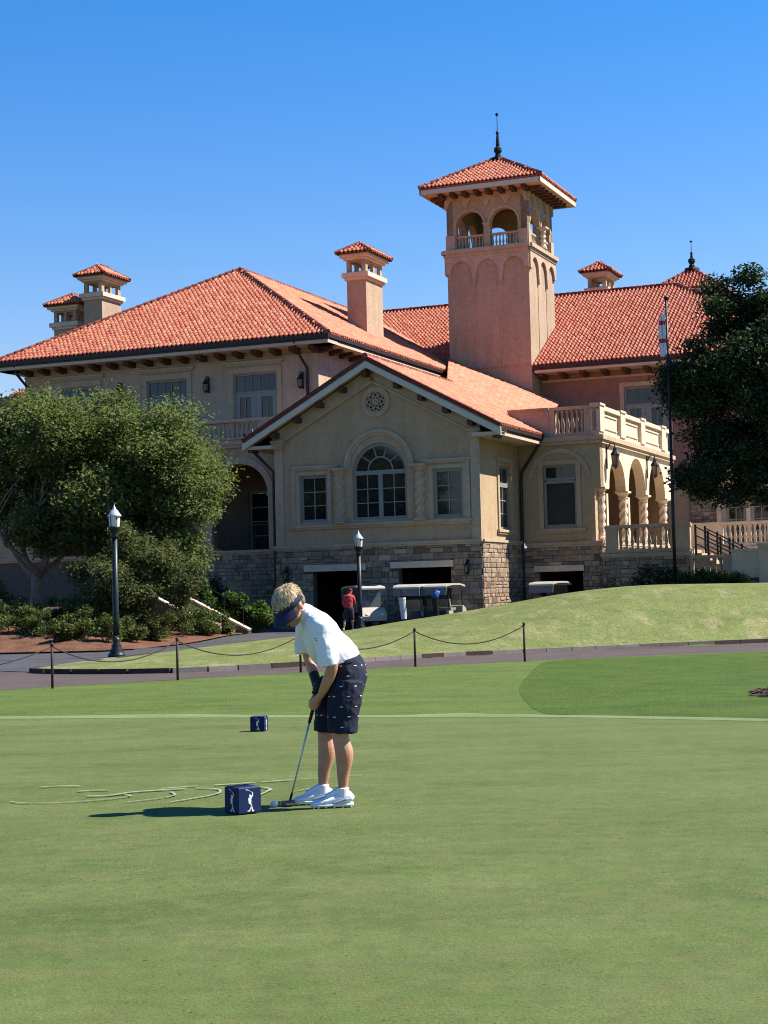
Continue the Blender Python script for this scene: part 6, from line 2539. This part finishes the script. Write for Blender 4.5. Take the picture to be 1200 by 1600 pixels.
golf_shoe(-.292, 9.99, -.46, 9.965)
golf_shoe(-.418, 10.188, -.60, 10.165)

# putter, held by the boy
PT = thing('putter', 'steel putter with black grip held by the boy, head behind the ball', 'putter', (0, 0, 0))
SB = Vector((-.600, 10.135, .060))
k = MB()
k.tube([GA + (GA - GB_).normalized() * .0, GA.lerp(GB_, .5), GB_], [.0145, .0125, .0095], 10)
k.build('grip', 'grip', PT, True)
k = MB()
k.tube([GB_, GB_.lerp(SB, .5), SB], [.0062, .0055, .0048], 8)
k.build('shaft', 'chrome', PT, True)
k = MB()
k.tube([SB + Vector((.002, 0, .012)), SB, SB + Vector((-.006, 0, -.02)), (-.612, 10.135, .018)], [.006, .0075, .007, .008], 8)
k.build('hosel', 'grip', PT, True)
k = MB()
hx = Vector((-.86, -.51, 0))
hy = Vector((.51, -.86, 0))
c_ = Vector((-.632, 10.118, 0))
bx = []
for z in (.004, .026):
    for a, e in ((-.05, -.012), (.05, -.012), (.05, .014), (-.05, .014)):
        v_ = c_ + hx * a + hy * e
        bx.append((v_.x, v_.y, z))
k.hexa(bx)
bx = []
for z in (.004, .012):
    for a, e in ((-.03, .014), (.03, .014), (.024, .05), (-.024, .05)):
        v_ = c_ + hx * a + hy * e
        bx.append((v_.x, v_.y, z))
k.hexa(bx)
ph = k.build('putter_head', M['putter_dark'], PT)

# ---- man in red beside the cart, seen from behind
mx, my = -1.56, 69.4
MAN = thing('person', 'man in red polo shirt, dark shorts and maroon cap standing at a golf cart', 'person', (mx, my, gz(mx, my)))
b = MB()
b.ellipsoid((.07, .10, 1.60), (.085, .10, .115))
lr(b, [(.06, .07, 1.52), (.03, .03, 1.42)], [.055, .065], 10)
lr(b, [(.03, .02, 1.40), (.0, 0, 1.2), (-.02, -.01, 1.0), (-.02, -.01, .88)], [(.10, .17), (.12, .18), (.11, .155), (.12, .165)], 14, side=(1, 0, 0))
for s_, ex, ey in ((-1, .02, .12), (1, .03, .30)):
    lr(b, [(s_ * .19, .02, 1.38), (s_ * .25, .0 + ex, 1.14), (s_ * .19, ey, .98 + .1 * (s_ > 0))], [.055, .042, .028], 10)
    e = (s_ * .19, ey, .98 + .1 * (s_ > 0))
    b.ellipsoid((e[0], e[1] + .05, e[2]), (.03, .05, .022))
    for f in range(4):
        b.tube([(e[0] - .025 + .016 * f, e[1] + .08, e[2]), (e[0] - .025 + .016 * f, e[1] + .12, e[2] - .015)], .009, 6)
    b.tube([(e[0] - s_ * .03, e[1] + .04, e[2]), (e[0] - s_ * .045, e[1] + .08, e[2] + .01)], .010, 6)
for s_, fx, fy in ((-1, -.20, -.12), (1, .12, .05)):
    lr(b, [(s_ * .09, 0, .88), (s_ * .10 + fx * .25, fy * .3, .48), (s_ * .06 + fx * .72, fy * .9, .26), (fx + s_ * .03, fy, .05)], [.09, .06, .058, .036], 10)
b = fused(b, 'body', 'skin', MAN, .012, 2)
s = MB()
lr(s, [(.045, .05, 1.45), (.03, .02, 1.40), (.0, 0, 1.2), (-.02, -.01, .98), (-.02, -.01, .93)], [(.07, .08), (.115, .20), (.135, .20), (.13, .175), (.135, .18)], 16, side=(1, 0, 0))
for s_ in (-1, 1):
    lr(s, [(s_ * .16, .02, 1.40), (s_ * .215, .01, 1.29), (s_ * .24, .02, 1.17)], [.075, .07, .062], 12)
fused(s, 'polo_shirt', 'red', MAN, .014, 3, .02, .1)
s = MB()
lr(s, [(-.02, -.01, .98), (-.02, -.01, .84)], [(.13, .178), (.135, .185)], 14, side=(1, 0, 0))
for s_, fx, fy in ((-1, -.20, -.12), (1, .12, .05)):
    lr(s, [(s_ * .09, 0, .88), (s_ * .10 + fx * .25, fy * .3, .50)], [.11, .095], 12)
fused(s, 'shorts', 'charcoal', MAN, .014, 3, .015, .1)
s = MB()
s.ellipsoid((.07, .095, 1.655), (.098, .112, .085))
cp = fused(s, 'cap', 'maroon', MAN, .01, 2)
k = MB()
k.ellipsoid((.075, .235, 1.635), (.075, .09, .012))
k.build('cap_bill', 'maroon', cp, True)
for s_, fx, fy in ((-1, -.20, -.12), (1, .12, .05)):
    k = MB()
    k.ellipsoid((fx + s_ * .04, fy + .06, .045), (.05, .14, .05))
    k.build('shoe', 'shoe', MAN, True)
